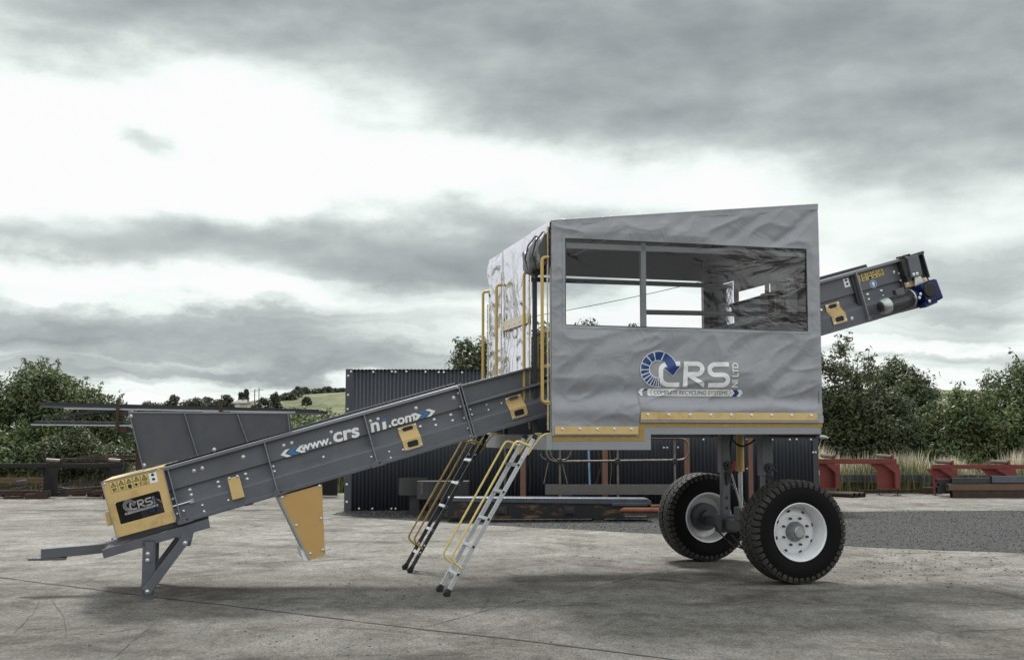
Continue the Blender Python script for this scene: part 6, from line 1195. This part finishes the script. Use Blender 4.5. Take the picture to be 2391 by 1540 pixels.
veg(2175, 945, 85, 34.2, .1, LEAF_A, 'rounded green bush below the gap right of the domed tree', group=GR, n=320, seed=20, per=38)
veg(2262, 915, 90, 34.0, .1, LEAF_C, 'broad fresh green bush left of the tall right-edge bush', group=GR, n=380, seed=21, per=40, sprays=14)
veg(2380, 838, 105, 34.6, .1, LEAF_A, 'tall bush at the right edge of the photo', group=GR, n=460, seed=22, per=42, sprays=18)
veg(2440, 900, 100, 34.2, .1, LEAF_C, 'bush cut by the right edge, in front of the tall one', group=GR, n=320, seed=23, per=40)
veg(2330, 985, 110, 34.6, .05, LEAF_C, 'low fresh bush above the second red stand', group=GR, n=300, seed=24, per=38, sprays=5)
veg(2060, 1010, 90, 34.6, .05, LEAF_B, 'low dark bush above the first red stand', group=GR, n=260, seed=25, per=38, sprays=4)
veg(2215, 1040, 60, 33.3, .0, LEAF_C, 'pale willow-like shrub in the dry grass between the red stands', group=GR, n=110, seed=26, per=34, sprays=8)
# far hedges and trees on the hill
FT = [(350, 942, 45, 240, 'low far hedge left of the rack post'), (404, 925, 20, 230, 'small leaning far tree with flat top'), (455, 932, 34, 240, 'far copse of slim trees'), (485, 930, 20, 245, 'slim far tree right of the copse'), (530, 924, 22, 200, 'broad dark far tree left of the far house'), (508, 935, 30, 205, 'rounded far bush below the broad dark tree'),
      (563, 918, 7, 210, 'smaller of the two far spruces by the house'), (575, 911, 9, 210, 'taller of the two far spruces by the house'), (600, 945, 26, 190, 'far shrubs round the little house'), (642, 921, 26, 215, 'pointed dark far tree beside the two poles'), (615, 932, 22, 212, 'rounded far tree behind the two poles'), (672, 926, 18, 235, 'far hedge bush on the hill slope'), (695, 905, 13, 245, 'bushy pointed tree on the hill shoulder'), (687, 918, 16, 240, 'bush below the pointed tree on the hill'), (712, 913, 12, 250, 'rounded bush on the hill crest'),
      (765, 905, 13, 255, 'small tree on the hill crest nearest the shed'), (782, 909, 16, 256, 'low bush on the crest beside the small tree'), (740, 914, 26, 255, 'thin hedge running along the hill crest'), (800, 910, 12, 256, 'last crest bush before the shed'), (716, 932, 8, 225, 'little bush alone on the pasture slope')]
for k, (px, py, hw, Y, lb) in enumerate(FT):
    q = D(px, py, Y); gz = max(-.1, hillz(q.x, Y)) if Y > 175 else -.05; w = hw / F * Y; r = np.random.default_rng(100 + k); rt = empty('far_tree', (q.x, Y, gz), label=lb, cat='tree', group='far trees and hedges on the skyline'); h = max(1.2, q.z - gz)
    spr_ = 'spruce' in lb or 'pointed' in lb; cts = []
    for _ in range(90):
        t = r.random(); ww = w * ((1 - t) * .9 + .1 if spr_ else math.sqrt(max(0, 1 - (t * 1.02 - .25) ** 2 / .62))); cts.append((r.uniform(-1, 1) * ww, r.uniform(-1, 1) * ww * .6, t * h))
    leaves(np.array(cts), np.full(90, .16 * min(w, h) + .25), 22, .32, LEAF_F, 'crown', rt, seed=200 + k); b = MB(); b.tube([(0, 0, -.4), (0, 0, h * .7)], [.18, .06], 6); b.build('trunk', BARK, rt)
# far house, sheds and poles
HW_ = mat('stained_white_render', (.55, .55, .50), .8, var=.1, stain=(.28, .10, .06), stain_amt=.9, stain_scale=.5, stretch=(1, 1, .25)); RF = mat('dark_slate_roof', (.08, .075, .07), .7, var=.2)
q = D(567, 946, 150); hs = empty('house', (q.x, 150, q.z - .6), label='tiny far house with rust-streaked white walls and dark hipped roof', cat='house')
b = MB(); b.box((-.65, -1.5, -3), (.65, 1.5, .85)); b.build('wall', HW_, hs); b = MB(); b.add([(-1.1, -1.9, .86), (.95, -1.9, .86), (.95, 1.9, .86), (-1.1, 1.9, .86), (-.5, 0, 1.35), (.5, 0, 1.35)], [(0, 1, 5, 4), (1, 2, 5), (2, 3, 4, 5), (3, 0, 4), (3, 2, 1, 0)]); rf = b.build('roof', RF, hs); b = MB(); b.box((-.05, -.2, 1.36), (.12, .1, 1.65)); b.build('chimney', RF, rf)
b = MB(); b.box((-.15, -1.53, -.6), (.2, -1.501, .2)); b.build('window', RUST, hs)
for k, (px, py, w, Y, lb) in enumerate(((500, 965, 1.5, 120, 'pale far barn roof peeping over the hopper rim'), (306, 972, 1.3, 90, 'pale grey far shed beside the hopper corner'))):
    q = D(px, py, Y); r_ = empty('barn', (q.x, Y, 0), label=lb, cat='barn'); b = MB(); b.box((-w, -2, -.1), (w, 2, q.z - .4)); b.build('wall', CAB, r_); b = MB(); b.prism([(-w - .1, -2.1, q.z - .4), (w + .1, -2.1, q.z - .4), (.2, -2.1, q.z + .3), (-.2, -2.1, q.z + .3)], (0, 4.2, 0)); b.build('roof', GALV, r_)
for k, (px, py, lb) in enumerate(((595, 908, 'left of the two far electricity poles'), (605, 905, 'right of the two far electricity poles'))):
    q = D(px, py, 180 + 10 * k); b = MB(); b.tube([(0, 0, 0), (0, 0, q.z)], .075, 6); b.box((-.7, -.05, q.z - .38), (.7, .05, q.z - .32)); o = b.build('electricity_pole', BARK, None); o.location = (q.x, 180 + 10 * k, 0); tag(o, lb, 'pole', 'far electricity poles')
# ------------------------------------------------------------------ dry grass
def grass(name, x0, x1, y0, y1, n, h0, h1, m, label, w=.010):
    r = np.random.default_rng(len(name) + n); X = r.uniform(x0, x1, n); Y = r.uniform(y0, y1, n); cl = np.array([noise.noise(Vector((x * .9, y * .9, 0))) for x, y in zip(X, Y)]); H = (h0 + (h1 - h0) * r.random(n)) * (1 + .9 * cl); a = r.uniform(0, PI, n); dx, dy = np.cos(a) * w, np.sin(a) * w; lx, ly = r.normal(size=n) * .16 * H, r.normal(size=n) * .10 * H
    z0 = np.full(n, -.05); A_ = np.stack([X - dx, Y - dy, z0], 1); B_ = np.stack([X + dx, Y + dy, z0], 1); C_ = np.stack([X + lx * .4 + dx * .8, Y + ly * .4, H * .6], 1); D_ = np.stack([X + lx * .4 - dx * .8, Y + ly * .4, H * .6], 1); E_ = np.stack([X + lx, Y + ly, H], 1)
    V = np.stack([A_, B_, C_, D_, D_, C_, E_], 1).reshape(-1, 3); me = bpy.data.meshes.new(name); f = []
    for i in range(n): o = i * 7; f += [(o, o + 1, o + 2, o + 3), (o + 4, o + 5, o + 6)]
    me.from_pydata(V.tolist(), [], f); at = me.attributes.new('shade', 'FLOAT', 'FACE'); at.data.foreach_set('value', np.repeat(r.random(n), 2).astype(np.float32)); ah = me.attributes.new('hue', 'FLOAT', 'FACE'); ah.data.foreach_set('value', np.repeat(r.random(n), 2).astype(np.float32)); me.materials.append(m); o = bpy.data.objects.new(name, me); C.objects.link(o); return tag(o, label, 'grass', kind='stuff')
DRY = leafm('dry_grass', (.62, .60, .50), .45, .35, (1.1, 1.02, .88)); GRN = leafm('green_grass', (.12, .15, .07), .4, .3)
grass('dry_grass', 8.3, 16.8, 31.75, 33.4, 17000, .35, .95, DRY, 'tall pale dry grass behind the red roller stands', .011)
grass('dry_grass', -16, -8.5, 31.7, 32.6, 3500, .2, .8, DRY, 'dry grass stalks under the left bushes')
grass('green_grass', 8.2, 17, 31.2, 33.6, 11000, .12, .8, GRN, 'green grass at the foot of the dry stalks', .012)
grass('green_grass', -17, -3, 31.2, 33.5, 9000, .08, .5, GRN, 'rough green grass along the left yard edge', .012)
